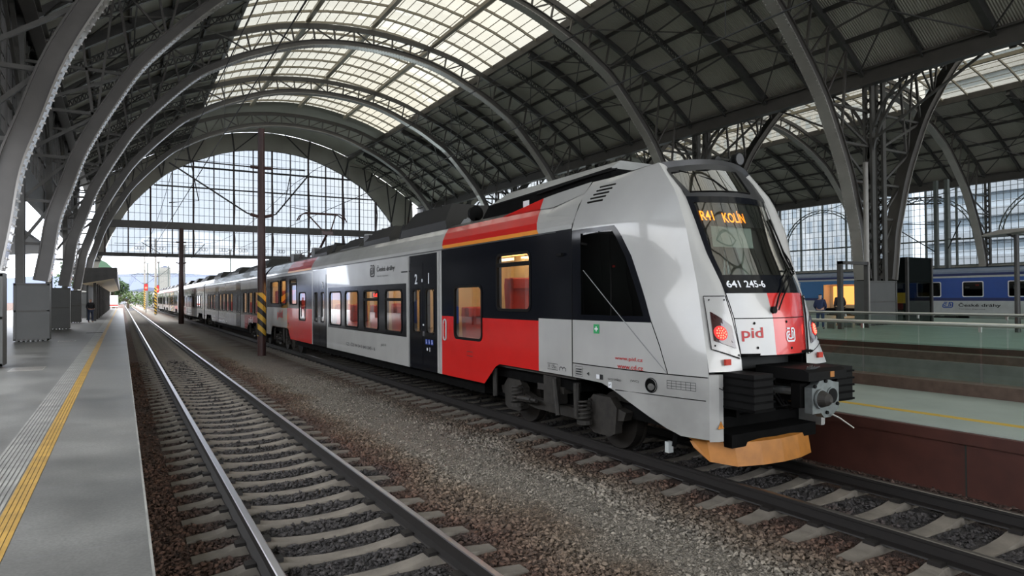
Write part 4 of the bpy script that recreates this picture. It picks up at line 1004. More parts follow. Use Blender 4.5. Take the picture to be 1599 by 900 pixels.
for k in range(8): a = k * .8; mb.tube([(CX - .24 + .02 * k, 4.93, 1.37), (CX - .26 + .03 * k, 4.90 - .01 * (k % 3), 1.41 + .012 * math.sin(a))], .007, 'coupler_metal', 5)
mb.build('contact_pins', coupler)
# tail lamps
for s in (-1, 1):
    q = [(.955, 2.235), (.745, 2.235), (.64, 1.47), (1.03, 1.60)]
    def fs(a, z, off=-.012): return (CX + s * a, yface(s * a, z) + off, z)
    sub = MB(); N = 10; G = []
    for i in range(N + 1):
        u = i / N; L = np.array(q[0]) + (np.array(q[3]) - np.array(q[0])) * u; R = np.array(q[1]) + (np.array(q[2]) - np.array(q[1])) * u
        G.append([fs(*(L + (R - L) * j / N), -.02) for j in range(N + 1)])
    sub.grid(G, 'white_paint'); E = [G[0][j] for j in range(N + 1)] + [G[i][N] for i in range(1, N + 1)] + [G[N][j] for j in range(N - 1, -1, -1)] + [G[i][0] for i in range(N - 1, -1, -1)]
    lc = sub.build('lamp_cover', car1)
    m2 = MB(); m2.tube(E, .006, 'rubber', 4); m2.build('cover_seam', lc)
    q2 = [(.945, 2.05), (.735, 1.87), (.715, 1.60), (.985, 1.70)]; m2 = MB(); G = []
    for i in range(N + 1):
        u = i / N; L = np.array(q2[0]) + (np.array(q2[3]) - np.array(q2[0])) * u; R = np.array(q2[1]) + (np.array(q2[2]) - np.array(q2[1])) * u
        G.append([fs(*(L + (R - L) * j / N), -.030) for j in range(N + 1)])
    m2.grid(G, 'lamp_glass_dark'); m2.build('lamp_glass', lc)
    m2 = MB()
    for ring, rr, n in ((0, 0, 1), (1, .032, 6), (2, .06, 11)):
        for k in range(n):
            a = 2 * math.pi * k / n; dx, dz = rr * math.cos(a), rr * math.sin(a); p = Vector(fs(.89 + dx * .85, 1.79 + dz, -.042)); m2.tube([p, p + Vector((0, -.008, 0))], .010, 'led_red', 7)
    m2.build('tail_light', lc)
    m2 = MB(); G = [[fs(.89 + .078 * math.cos(a) * t, 1.79 + .088 * math.sin(a) * t, -.036) for a in np.linspace(0, 2 * math.pi, 17)] for t in (0.02, 1)]; m2.grid(G, 'led_red_dim'); m2.build('lamp_lens', lc)
    m2 = MB()
    for a, z in ((.92, 2.19), (.77, 2.19), (.98, 1.64), (.68, 1.52)): p = Vector(fs(a, z, -.022)); m2.tube([p, p + Vector((0, -.004, 0))], .012, 'rubber', 8)
    m2.build('screw', lc)
    p = fs(.88, 1.445, -.03); m2 = MB(); m2.box(p[0] - .045, p[0] + .045, p[1] - .02, p[1] + .01, 1.41, 1.48, 'reflector_red'); m2.build('reflector', car1)
# seams, marks on the nose
mb = MB(); fo = lambda x, z: (CX + x, yface(x, z) - .002, z)
line_on(fo, [(x, 1.96) for x in np.linspace(-.66, .66, 12)], .006, 'rubber'); line_on(fo, [(x, 1.5) for x in np.linspace(-.62, .62, 9)], .008, 'rubber')
for s in (-1, 1): line_on(fo, [(s * ip(z, TX), z) for z in np.linspace(1.5, 2.27, 6)], .005, 'rubber')
for s in (-1, 1):
    so = lambda y, z, s=s: (CX + s * (xside(y, z) + .001), y, z)
    line_on(so, [(y, 1.265) for y in np.linspace(8, 5.62, 10)], .007, 'rubber'); line_on(so, [(7.05, .975), (6.4, .985), (5.95, .985), (5.65, .985)], .006, 'rubber')
    line_on(so, [(8.0, z) for z in (1.06, 1.9, 2.6, 3.25)], .008, 'rubber'); line_on(so, [(8.0, 3.25), (8.0, 3.6), (8.0, 3.97)], .007, 'rubber')
    line_on(so, [(6.46, 1.92), (6.3, 1.6), (6.16, 1.27)], .006, 'rubber'); line_on(so, [(8.0, 3.28), (8.6, 3.30), (8.95, 3.31)], .004, 'rubber')
mb.build('panel_seam', car1)
for s in (-1, 1):
    mb = MB(); so = lambda y, z, s=s: (CX + s * (xside(y, z) + .008), y, z)
    line_on(so, [(7.71, 2.62), (7.2, 2.18), (6.7, 1.74), (6.17, 1.28)], .006, 'roof_pale'); mb.build('body_crease', car1)
for s in (-1, 1):      # cab side glass
    gm = MB(); zz = [z for z in zrows if 1.97 <= z <= 3.17]; gm.grid([[(CX + s * (xside(y, z) - .004), y, z) for y in ycols(z)[1:6]] for z in zz], 'dark_glass'); cw = gm.build('cab_side_window', car1, smooth=True)
    m2 = MB(); p0 = [(CX + s * (xside(7.05, z) + .003), 7.15 if z < 2.9 else 7.2, z) for z in (1.98, 2.4, 3.1)]; m2.tube(p0, .012, 'rubber', 4); m2.build('window_divider', cw)
mb = MB(); p = (CX - xside(7.2, 2.65) + .1, 7.2, 2.66); mb.box(p[0] - .012, p[0] + .012, p[1] - .015, p[1] + .015, p[2] - .015, p[2] + .015, 'led_red_dim'); mb.build('indicator_lamp', car1)
# cab interior
mb = MB(); mb.box(CX - 1.3, CX - .30, 8.02, 8.06, 1.05, 3.3, 'cab_dark'); mb.box(CX + .30, CX + 1.3, 8.02, 8.06, 1.05, 3.3, 'cab_dark'); mb.box(CX - .3, CX + .3, 8.03, 8.07, 1.05, 3.85, 'cab_dark'); mb.box(CX - .95, CX + .95, 8.02, 8.06, 3.3, 3.85, 'cab_dark')
mb.box(CX - 1.1, CX + 1.1, 5.95, 8, 1.28, 1.32, 'cab_dark'); mb.prism([(5.85, 2.22), (6.4, 2.42), (6.75, 2.36), (6.8, 1.3), (5.8, 1.3)], 0, CX - .72, CX + .72, 'cab_dark')
mb.quad((CX - .9, 6.8, 3.52), (CX + .9, 6.8, 3.52), (CX + .95, 8, 3.5), (CX - .95, 8, 3.5), 'cab_pale')
mb.build('cab_interior', car1)
mb = MB(); mb.prism([(6.35, 2.4), (6.72, 3.3), (6.86, 3.3), (6.62, 2.4)], 0, CX + .48, CX + .86, 'cab_pale'); mb.build('cab_pillar', car1)
mb = MB(); mb.grid([[(CX + x, 6.03 + .0 * x, 3.14), (CX + x, 5.99, 2.87)] for x in np.linspace(-.60, .16, 5)], 'cab_pale'); mb.grid([[(CX + x, 6.035, 3.14), (CX + x, 5.995, 2.87)] for x in np.linspace(-.60, .16, 5)], 'cab_pale'); mb.build('sun_blind', car1)
seat(car1, CX + .05, 7.3, 1.35, -1, 'cab_dark')
mb = MB(); mb.grid([[(CX + x, yface(x, z) + .07, z) for x in np.linspace(-.70, .66, 8)] for z in (3.14, 3.46)], 'cab_dark'); mb.grid([[(CX + x, yface(x, 3.14) + .07 + .2 * k, 3.14) for x in np.linspace(-.70, .66, 8)] for k in (0, 1)], 'cab_dark'); dd = mb.build('destination_display', car1)
letters(dd, 'KOLÍN', lambda x, y: (CX - .20 + x, yface(-.20 + x, 3.275 + y) + .055, 3.275 + y), 'led_orange', width=.34, height=.165, bold=.012)
letters(dd, 'R41', lambda x, y: (CX - .575 + x, yface(-.575 + x, 3.285 + y) + .05, 3.285 + y), 'led_orange', width=.16, height=.13, bold=.012)
letters(car1, '641 245-6', face_fn(-.43, 2.385), 'letter_white', width=.50, height=.088, bold=.02)
letters(car1, 'pid', face_fn(-.47, 1.765), 'letter_red', width=.26, height=.17, bold=.015)
logo(car1, .175, face_fn(.12, 1.745), 'letter_white')
mb = MB()
for x, z in ((-.44, 1.90), (-.42, 1.60), (.05, 1.91), (.12, 1.58)): p = Vector((CX + x, yface(x, z) - .002, z)); mb.tube([p, p + Vector((0, -.004, 0))], .017, 'rubber', 8)
mb.build('screw', car1)
mb = MB()      # wiper
A = lambda x, z, o=-.035: (CX + x, yface(x, z) + o, z)
mb.tube([A(-.14, 2.08), A(-.05, 2.22), A(.25, 2.48, -.06), A(.62, 2.62, -.05)], .012, 'rubber', 6); mb.tube([A(-.10, 2.06), A(.02, 2.2), A(.32, 2.44, -.06), A(.66, 2.56, -.05)], .010, 'rubber', 6)
mb.tube([A(.72, 2.52, -.02), A(.66, 2.75, -.02), A(.60, 3.05, -.02), A(.52, 3.28, -.02)], .012, 'rubber', 5); mb.tube([A(.66, 2.58, -.05), A(.68, 2.72, -.05), A(.62, 2.84, -.03)], .010, 'rubber', 5)
p = Vector(A(-.16, 2.06)); mb.tube([p, p + Vector((0, .04, 0))], .045, 'rubber', 10); mb.build('windscreen_wiper', car1)
# horns and roof lamps
for x, y, rr in ((.80, 6.80, .10), (.62, 7.05, .08)):
    mb = MB(); z = 4.27; mb.tube([(CX + x, y - .05, z), (CX + x, y + .02, z), (CX + x, y + .12, z)], [rr, rr, .03], 'rubber', 18); mb.tube([(CX + x, y - .06, z), (CX + x, y - .05, z)], rr * .85, 'roof_grey', 18); mb.tube([(CX + x, y + .1, z), (CX + x - .05, y + .3, z - .08), (CX + x - .05, y + .35, 4.05)], .025, 'rubber', 8); mb.build('horn', car1)
# cab roof fairing
mb = MB(); x0, x1 = CX - .86, CX + .86
V = [(x0, 7.7, 4.0), (x1, 7.7, 4.0), (x1, 11.9, 3.72), (x0, 11.9, 3.72), (x0 + .03, 7.75, 4.16), (x1 - .03, 7.75, 4.16), (x1 - .05, 11.6, 4.05), (x0 + .05, 11.6, 4.05), (x0 + .35, 7.9, 4.33), (x1 - .35, 7.9, 4.33), (x1 - .35, 11.3, 4.30), (x0 + .35, 11.3, 4.30)]
mb.add(V, [(0, 1, 5, 4), (1, 2, 6, 5), (2, 3, 7, 6), (3, 0, 4, 7)], 'underframe'); mb.add(V, [(4, 5, 9, 8), (5, 6, 10, 9), (6, 7, 11, 10), (7, 4, 8, 11), (8, 9, 10, 11)], 'roof_pale')
mb.tube([(x0 + .02, 7.72, 4.15), (x0 + .05, 9.6, 4.10), (x0 + .05, 11.6, 4.05)], .018, 'rubber', 5); mb.tube([(x0 + .02, 7.6, 4.12), (x0 - .02, 8.4, 4.10), (x0 - .02, 9.7, 4.03)], .02, 'rubber', 5)
fr_ = mb.build('roof_fairing', car1); mb = MB(); mb.box(x0 - .004, x0 + .0, 10.0, 10.2, 3.84, 3.97, 'letter_white'); mb.build('data_plate', fr_)
mb = MB(); mb.tube([(CX - .72, 12.3, 4.0), (CX - .72, 12.4, 4.0)], .16, 'rubber', 16); mb.box(CX - .76, CX - .68, 12.3, 12.4, 3.7, 3.9, 'rubber'); mb.build('horn', car1)
roof_box(car1, 12.35, 12.9, CX - .85, CX - .35, .22, 'roof_pale', .1, .08)
for s in (-1, 1):
    mb = MB()
    for i in range(5): z = 3.62 + .055 * i; y = 7.80 - .03 * i; P = [(CX + s * (xside(yy, z) + .004), yy, z) for yy in (y, y - .17, y - .33)]; mb.tube(P, .014, 'rubber', 4)
    mb.build('side_vent', car1)
# side markings
letters(car1, 'www.pid.cz', side_fn(6.80, 1.405), 'letter_red', width=.50, height=.062, bold=.012)
letters(car1, 'www.cd.cz', side_fn(6.77, 1.305), 'letter_red', width=.46, height=.062, bold=.012)
letters(car1, 'OCÚ STŘED', side_fn(7.06, 1.115), 'letter_black', width=.26, height=.036)
letters(car1, '(WC)', side_fn(6.69, 1.125), 'letter_black', width=.14, height=.036)
letters(car1, 'R 125m', side_fn(8.52, 1.165), 'letter_black', width=.22, height=.05)
mb = MB(); place(mb, stroke([(-.14, -.045), (.14, -.045), (.14, .045), (-.14, .045)], .008, True), side_fn(8.52, 1.165), 'letter_black'); mb.build('inscription', car1); mb = MB(); place(mb, stroke([(-.09, -.07), (.09, -.07), (.09, .07), (-.09, .07)], .007, True), side_fn(7.84, 1.155), 'letter_black')
for k in range(3): place(mb, stroke([(-.07, -.04 + .035 * k), (.07, -.04 + .035 * k)], .016), side_fn(7.84, 1.155), 'letter_black')
mb.build('inscription', car1); mb = MB()
for k in range(4): place(mb, stroke([(-.20, -.05 + .033 * k), (.20, -.05 + .033 * k)], .005), side_fn(5.97, 1.14), 'letter_black')
for k in range(7): place(mb, stroke([(-.20 + .4 / 6 * k, -.05), (-.20 + .4 / 6 * k, .05)], .005), side_fn(5.97, 1.14), 'letter_black')
mb.build('inscription', car1); mb = MB(); place(mb, ([(-.035, -.035), (.035, -.035), (.035, .035), (-.035, .035)], [(0, 1, 2, 3)]), side_fn(7.33, 1.12), 'letter_black'); mb.build('inscription', car1); mb = MB(); place(mb, ([(-.03, 0), (.02, -.03), (.02, .03)], [(0, 1, 2)]), side_fn(7.62, 1.14), 'letter_black')
mb.build('inscription', car1); mb = MB(); place(mb, stroke([(-.08, -.02), (-.08, .02), (-.04, .04), (0, .02), (0, -.02), (.0, .02), (.04, .04), (.08, .02), (.08, -.02)], .012), side_fn(8.25, 1.14), 'letter_black')
mb.build('inscription', car1)
mb = MB(); place(mb, ([(-.06, -.065), (.06, -.065), (.06, .065), (-.06, .065)], [(0, 1, 2, 3)]), side_fn(7.43, 1.786), 'sign_green')
for a, b in ((.035, .012), (.012, .035)): place(mb, ([(-a, -b), (a, -b), (a, b), (-a, b)], [(0, 1, 2, 3)]), side_fn(7.43, 1.786, .009), 'letter_white')
mb.build('first_aid_sign', car1)
mb = MB(); place(mb, ([(-.035, -.03), (.035, -.03), (.035, .03), (-.035, .03)], [(0, 1, 2, 3)]), side_fn(7.4, 1.12), 'letter_white'); place(mb, ([(-.035, -.04), (.035, -.04), (.035, .04), (-.035, .04)], [(0, 1, 2, 3)]), side_fn(7.15, 1.03), 'letter_white')
place(mb, stroke([(.02, .02), (-.015, -.015), (-.015, .01)], .008), side_fn(7.15, 1.03, .01), 'letter_black'); mb.build('sticker', car1)
mb = MB(); c = side_fn(6.42, 1.10, .0)
mb.grid([[c(r_ * math.cos(a), r_ * math.sin(a)) for a in np.linspace(0, 2 * math.pi, 25)] for r_ in (.10, .085)], 'roof_grey'); G = [[(c(r_ * math.cos(a), r_ * math.sin(a))[0] + d, *c(r_ * math.cos(a), r_ * math.sin(a))[1:]) for a in np.linspace(0, 2 * math.pi, 25)] for r_, d in ((.085, -.012), (.01, -.006))]; mb.grid(G, 'underframe')
p = c(-.0, -.01); mb.tube([(p[0] + .02, p[1] - .02, p[2]), (p[0] - .05, p[1] - .05, p[2])], [.05, .045], 'chrome', 16); mb.build('filler_port', car1)
mb = MB(); pz = [(0, .06), (-.055, -.035), (.055, -.035)]
fn = lambda x, y: (CX - .985 + x, ip(.68, TDy) - .066, .69 + y)
place(mb, ([(a, b) for a, b in pz], [(0, 1, 2)]), fn, 'warn_orange'); place(mb, stroke(pz, .008, True), lambda x, y: (fn(x, y)[0], fn(x, y)[1] - .002, fn(x, y)[2]), 'letter_black'); place(mb, stroke([(0, .03), (0, -.02)], .010), lambda x, y: (fn(x, y)[0], fn(x, y)[1] - .002, fn(x, y)[2]), 'letter_black'); mb.build('warning_triangle', car1)
letters(car1, '7', lambda x, y: (CX - .985 + y, ip(1.1, TDy) - .066, 1.13 - x * .9), 'letter_black', width=.05, height=.07)
mb = MB(); mb.box(CX - HW - .05, CX - HW, 8.2, 8.34, 2.86, 2.90, 'rubber'); mb.build('side_camera', car1)
letters(car1, '1', side_fn(13.27, 2.66, .02), 'letter_white', height=.23, bold=.02); letters(car1, '2', side_fn(13.98, 2.66, .02), 'letter_white', height=.23, bold=.02)
letters(car1, '2', side_fn(22.05, 2.68, .02), 'letter_white', height=.23, bold=.02)
mb = MB()
fn = side_fn(13.40, 2.62, .02); place(mb, ([(.03 * math.cos(a), .04 * math.sin(a)) for a in np.linspace(0, 5.5, 8)], [tuple(range(8))]), lambda x, y: fn(x - .23, y), 'letter_white')
mb.build('inscription', car1)
mb = MB()
for k in range(3):
    fn = side_fn(13.40 - .15 * k, 1.28, .02); place(mb, ([(-.055, -.055), (.055, -.055), (.055, .055), (-.055, .055)], [(0, 1, 2, 3)]), fn, 'sign_blue'); f2 = side_fn(13.40 - .15 * k, 1.28, .023)
    place(mb, stroke([(-.02, .04), (-.0, .01), (-.01, -.04)], .012), f2, 'letter_white'); place(mb, stroke([(.0, .0), (.03, -.03)], .012), f2, 'letter_white')
f2 = side_fn(13.25, 1.12, .023); place(mb, ([(.03 * math.cos(a), .035 * math.sin(a)) for a in np.linspace(0, 5.5, 8)], [tuple(range(8))]), lambda x, y: f2(x + .1 - .2, y), 'letter_white'); place(mb, stroke([(.02, .04), (.05, .04), (.05, -.04), (.02, -.04)], .012, True), f2, 'letter_white')
mb.build('pictogram', car1)
logo(car1, .32, side_fn(17.05, 2.955), 'letter_black')
letters(car1, 'České dráhy', side_fn(16.02, 2.985), 'letter_black', width=1.32, height=.20, bold=.02); letters(car1, 'Národní dopravce', side_fn(16.25, 2.80), 'letter_black', width=.85, height=.06)
letters(car1, 'CZ - ČD 94 54 1 641 245 - 6', side_fn(18.15, .91), 'letter_black', width=2.6, height=.12, bold=.01)
letters(car1, 'pid 4', side_fn(16.2, 1.04), 'letter_black', width=.35, height=.10); letters(car1, 'pid', side_fn(29.0, 1.55), 'letter_red', width=1.1, height=.42, bold=.02)
mb = MB(); fn = side_fn(14.42 + .05, 2); mb.box(CX - HW - .03, CX - HW, 14.42, 14.46, .66, 3.18, 'white_paint'); mb.build('door_post', car1); mb = MB(); mb.box(CX - HW - .03, CX - HW, 12.72, 12.80, .66, 3.2, 'white_paint'); mb.build('door_post', car1); mb = MB(); mb.box(CX - HW - .02, CX - HW, 14.4, 14.9, 2.84, 2.865, 'letter_black'); mb.build('drip_strip', car1)
mb = MB(); P = [side_fn(12.45, 1.58, .02)(x, y) for x, y in rrect(.13, .42, .06)]; mb.tube(P + [P[0]], .014, 'coach_white', 6); P = [side_fn(12.45, 1.58, .015)(x, y) for x, y in rrect(.05, .26, .02)]; mb.tube(P + [P[0]], .02, 'red_paint', 6); mb.build('handle', car1)
mb = MB(); place(mb, stroke([(-.12, -.04), (.12, -.04), (.12, .04), (-.12, .04)], .012, True), side_fn(11.35, 1.16), 'letter_black'); mb.build('inscription', car1)
mb = MB(); p = side_fn(17.0, 2.32, -.06); mb.box(CX - 1.24, CX - 1.20, 16.85, 17.5, 2.24, 2.40, 'cab_dark'); fz_ = mb.build('side_display', car1)
letters(fz_, 'Kolín', lambda x, y: (CX - 1.245, 17.17 - x, 2.32 + y), 'led_red', width=.4, height=.10, bold=.02)

# --- the other cars of the unit and of the unit behind
def std_wins(y0, y1):
    w = []; y = y0 + 1.6
    while y + 1.25 < y1 - 1.2: w.append((y, y + 1.2, 1.50 if (y - y0) % 5 < 3 else 1.50, 2.55, None)); y += 1.75
    return w
def std_car(label, y0, y1, dpos, group=None, units=True, cab=0, redspan=None):
    doors = [(y0 + d, y0 + d + 1.7) for d in dpos]; ws = [w for w in std_wins(y0, y1) if not any(w[0] < d[1] + .1 and w[1] > d[0] - .1 for d in doors)]
    reg = [(y0 + .8, y1 - .8, 1.38, 2.75, 'black_paint')] + [(d[0], d[1], .6, 3.15, 'black_paint') for d in doors]
    if redspan: reg.insert(0, (y0 + redspan[0], y0 + redspan[1], .5, 1.38, 'red_paint'))
    ru = [(y0 + 1.5, y0 + 5.2, .5, 1), (y0 + 6, y0 + 9.5, .42, 0), (y0 + 10.5, y0 + 13.5, .5, 1), (y0 + 14.5, y0 + 18, .42, 0), (y0 + 19, y0 + 23, .5, 1)]
    return make_car(label, y0, y1, [y0 + 3.0, y1 - 3.0], reg, [], ws, doors, [(y0, 'white_paint')], detail=0, roofunits=ru, group='cars of the two coupled train units')
car2 = std_car('second train car, grey with a red lower panel, behind the striped mast', 32.5, 58.3, (7.2, 17.0), redspan=(1.0, 5.8))
car3 = std_car('third train car, pale grey, whose far end meets the coupled second unit', 58.8, 83.4, (6.5, 16.0), redspan=(17, 21))
car4 = std_car('fourth train car, leading car of the second coupled unit beyond the thin mast', 87.6, 112.5, (6.5, 16.0), redspan=(1, 5))
car5 = std_car('fifth train car, small in the distance under the open sky', 113, 138.6, (7.2, 17))
car6 = std_car('last train car, farthest down the track', 139.1, 164, (6.5, 16.0))
letters(car2, 'pid', lambda x, y: (CX - HW - .008, 36.3 - x, 1.1 + y * 1), 'letter_white', width=1.3, height=.42, bold=.02)
def end_cab(parent, y, dirn):     # rounded driving ends that face each other
    mb = MB(); P = []
    for (z, b) in ((.62, .9), (1.2, 1.5), (1.9, 1.55), (2.6, 1.2), (3.2, .85), (3.7, .4), (3.85, .1)):
        w = HW if z < 3.26 else (1.15 if z < 3.75 else .9); P.append([(CX - w, y, z), (CX - w * .96, y + dirn * b * .45, z), (CX - w * .72, y + dirn * b * .9, z), (CX, y + dirn * b, z), (CX + w * .72, y + dirn * b * .9, z), (CX + w * .96, y + dirn * b * .45, z), (CX + w, y, z)])
    mb.grid(P, None, lambda i, j: 'black_paint' if 2 <= i < 4 and 1 < j < 4 else 'white_paint'); o = mb.build('cab_shell', parent, smooth=True)
    m2 = MB(); m2.box(CX - .8, CX + .8, y - dirn * .1 - .8, y + dirn * .1 + .8, .45, .95, 'underframe'); m2.tube([(CX, y, 1.0), (CX, y + dirn * 2.05, 1.0)], .12, 'coupler_metal', 10); m2.build('coupler', parent)
end_cab(car3, 83.4, 1); end_cab(car4, 87.6, -1); end_cab(car6, 164, 1)
for (ya, yb, par) in ((32.0, 32.5, car2), (58.3, 58.8, car3), (112.5, 113, car5), (138.6, 139.1, car6)):
    mb = MB()
    for i in range(4): y = ya + (yb - ya) * (i + .5) / 4; mb.box(CX - 1.2 + .05 * (i % 2), CX + 1.2 - .05 * (i % 2), y - .055, y + .055, .9, 3.6, 'rubber')
    mb.build('gangway_bellows', par)
# loose roof gear of the first car
for k, (y, x, kind) in enumerate([(16.3, -.55, 0), (19.4, -.5, 1), (22.6, -.6, 0), (25.4, -.6, 1), (25.9, -.5, 2), (28.6, -.6, 2), (29.4, -.5, 1), (30.4, -.55, 2), (31.2, -.5, 2)]):
    mb = MB()
    if kind == 0:
        for q in range(4): mb.tube([(CX + x - .3, y - .12 + .08 * q, 3.82), (CX + x - .2, y - .12 + .08 * q, 4.05 + .03 * q), (CX + x + .5, y - .12 + .08 * q, 4.12)], .025, 'roof_unit_black', 6)
    elif kind == 1: mb.box(CX + x - .28, CX + x + .2, y - .25, y + .22, 3.78, 4.12, 'roof_grey'); mb.box(CX + x - .3, CX + x + .1, y - .1, y + .1, 4.12, 4.16, 'roof_pale')
    else:
        for q in range(6): mb.tube([(CX + x, y, 3.84 + .05 * q), (CX + x, y, 3.865 + .05 * q)], .09 if q % 2 == 0 else .05, 'steel_red', 10)
        mb.tube([(CX + x, y, 4.14), (CX + x + .1, y - .9, 4.16)], .018, 'roof_pale', 5)
    mb.build('insulator' if kind == 2 else 'roof_gear', car1)
# pantograph on the first car
mb = MB(); y = 27.2; zt = 5.72
for s in (-1, 1):
    mb.tube([(CX + s * .35, y + 1.1, 4.05), (CX + s * .3, y + .2, 4.25)], .03, 'steel_red', 6); mb.tube([(CX + s * .35, y - .4, 4.05), (CX + s * .35, y + 1.1, 4.05)], .03, 'steel_red', 6)
mb.tube([(CX, y + 1.1, 4.1), (CX, y - .55, 4.85)], .05, 'steel_red', 8); mb.tube([(CX - .1, y - .55, 4.85), (CX - .55, y + .3, zt - .08)], .028, 'steel_red', 6); mb.tube([(CX + .1, y - .55, 4.85), (CX + .55, y + .3, zt - .08)], .028, 'steel_red', 6)
mb.box(CX - .2, CX + .2, y - .65, y - .45, 4.78, 4.92, 'steel_red')
for q in (-.18, .18): mb.tube([(CX - .98, y + .3 + q, zt - .32), (CX - .88, y + .3 + q, zt - .12), (CX - .7, y + .3 + q, zt), (CX + .7, y + .3 + q, zt), (CX + .88, y + .3 + q, zt - .12), (CX + .98, y + .3 + q, zt - .32)], .025, 'steel_red', 6)
for s in (-1, 1): mb.tube([(CX + s * .55, y + .1, zt - .06), (CX + s * .55, y + .5, zt - .06)], .02, 'steel_red', 5)
for s in (-1, 1):
    for q in (-.4, 1.1): mb.tube([(CX + s * .35, y + q, 3.85), (CX + s * .35, y + q, 4.05)], .06, 'steel_red', 8)
mb.build('pantograph', car1)
# ------------------------------------------------------------------ blue coaches on the far track
def coach(label, y0, y1, wins, lit_door=None, sky=False):
    x0, x1 = 50.3, 53.1; B = 'coach_sky' if sky else 'coach_blue'; r = root('passenger_coach', (51.7, (y0 + y1) / 2, -.24), label, 'railway coach', 'blue coaches on the far track'); mb = MB()
    holes = [(a, a + 1.25, 2.02, 3.02) for a in wins]
    ys = sorted(set([y0, y1] + [v for h in holes for v in h[:2]] + (list(lit_door) if lit_door else [])))
    bands = [(.75, 1.72, 'coach_white'), (1.72, 1.92, 'coach_dark_blue'), (1.92, 2.02, B), (2.02, 3.02, B), (3.02, 3.32, B), (3.32, 3.45, 'coach_white'), (3.45, 3.62, 'coach_dark_blue')]
    for x in (x0, x1):
        for i in range(len(ys) - 1):
            for za, zc, m in bands:
                ym, zm = (ys[i] + ys[i + 1]) / 2, (za + zc) / 2
                if any(h[0] < ym < h[1] and h[2] < zm < h[3] for h in holes): continue
                if lit_door and lit_door[0] < ym < lit_door[1] and x == x0 and zm < 3.1: continue
                mb.quad((x, ys[i], za), (x, ys[i + 1], za), (x, ys[i + 1], zc), (x, ys[i], zc), m)
    prof = [(x0, 3.62), (x0 + .12, 3.75), (x0 + .4, 3.93), (x0 + .9, 4.03), (51.7, 4.06)]; prof = prof + [(103.4 - a, b) for a, b in prof[-2::-1]]
    mb.grid([[(a, y, b) for a, b in prof] for y in (y0, y1)], 'coach_roof')
    for k in range(3, 6):
        for s in (k, len(prof) - 1 - k): a, b = prof[min(len(prof) - 1, s)]; mb.box(a - .02, a + .02, y0, y1, b, b + .03, 'coach_roof')
    for ye in (y0, y1): mb.add([(a, ye, b) for a, b in prof] + [(x1, ye, .75), (x0, ye, .75)], [tuple(range(len(prof) + 2))], 'coach_dark_blue')
    mb.box(x0 + .1, x1 - .1, y0, y1, .7, 1.05, 'underframe'); mb.build('body_shell', r)
    for a in wins:
        m2 = MB(); A = rrect(1.33, 1.08, .1); Bq = rrect(1.2, .96, .08); n = len(A); m2.add([(x0 - .02, a + .625 + p, 2.52 + q) for p, q in A] + [(x0 - .02, a + .625 + p, 2.52 + q) for p, q in Bq], [(k, (k + 1) % n, n + (k + 1) % n, n + k) for k in range(n)], 'board_white')
        f = m2.build('window', r); m2 = MB(); m2.add([(x0 - .005, a + .625 + p, 2.52 + q) for p, q in Bq], [tuple(range(n))], 'dark_glass'); m2.build('pane', f)
    m2 = MB(); m2.box(x1 - .6, x1 - .5, y0 + .1, y1 - .1, 1.1, 3.5, 'cab_dark'); m2.build('interior_wall', r)
    for yc in (y0 + 3, y1 - 3):
        m2 = MB(); m2.box(x0 + .3, x0 + .45, yc - 1.7, yc + 1.7, .2, .6, 'bogie_steel')
        for q in (-1.25, 1.25):
            for xx in (51.7 - .75, 51.7 + .75): m2.tube([(xx - .06, yc + q, .46), (xx + .06, yc + q, .46)], .46, 'wheel_steel', 20)
        m2.build('bogie', r)
    if lit_door:
        m2 = MB(); m2.box(x0 + .9, x0 + .95, lit_door[0], lit_door[1], 1.1, 3.1, 'saloon_wall'); m2.box(x0 + .05, x0 + .9, lit_door[1] - .03, lit_door[1], 1.1, 3.1, 'saloon_wall'); m2.box(x0 + .3, x0 + .6, lit_door[0] + .1, lit_door[1] - .1, 3.02, 3.06, 'lamp_warm'); m2.box(x0 + .86, x0 + .9, lit_door[0] + .1, lit_door[1] - .35, 1.4, 2.9, 'lamp_warm')
        m2.build('lit_vestibule', r)
    return r
c1 = coach('blue passenger coach with two dark windows at the right edge behind the lift', 3.0, 29.1, [5.2, 7.6, 10, 12.4, 14.8, 17.2, 19.75, 22.5, 25.2])
mb = MB()
for VF in rail_logo(.42): place(mb, VF, lambda x, y: (50.29, 24.75 - x * 1.5 - y * .15, 1.42 + y), 'coach_blue')
mb.build('railway_logo', c1)
letters(c1, 'České dráhy', lambda x, y: (50.29, 22.75 - x, 1.42 + y), 'letter_black', width=2.6, height=.34, bold=.02)
letters(c1, 'Národní dopravce', lambda x, y: (50.29, 23.2 - x, 1.14 + y), 'letter_black', width=1.6, height=.08)
mb = MB(); mb.box(50.8, 50.85, 23.0, 23.2, 2.75, 2.85, 'led_red_dim'); mb.box(50.8, 50.85, 20.6, 20.95, 2.5, 2.75, 'board_white'); mb.box(50.8, 50.85, 23.6, 23.85, 2.6, 2.7, 'board_white'); mb.build('interior_light', c1)
c2 = coach('lighter blue passenger coach with an orange lit doorway left of the lift', 29.6, 56.0, [41.6, 44.2, 47, 50], lit_door=(31.2, 34.4), sky=True)
letters(c2, '2', lambda x, y: (50.29, 36.6 - x, 3.1 + y), 'letter_white', height=.3, bold=.02)

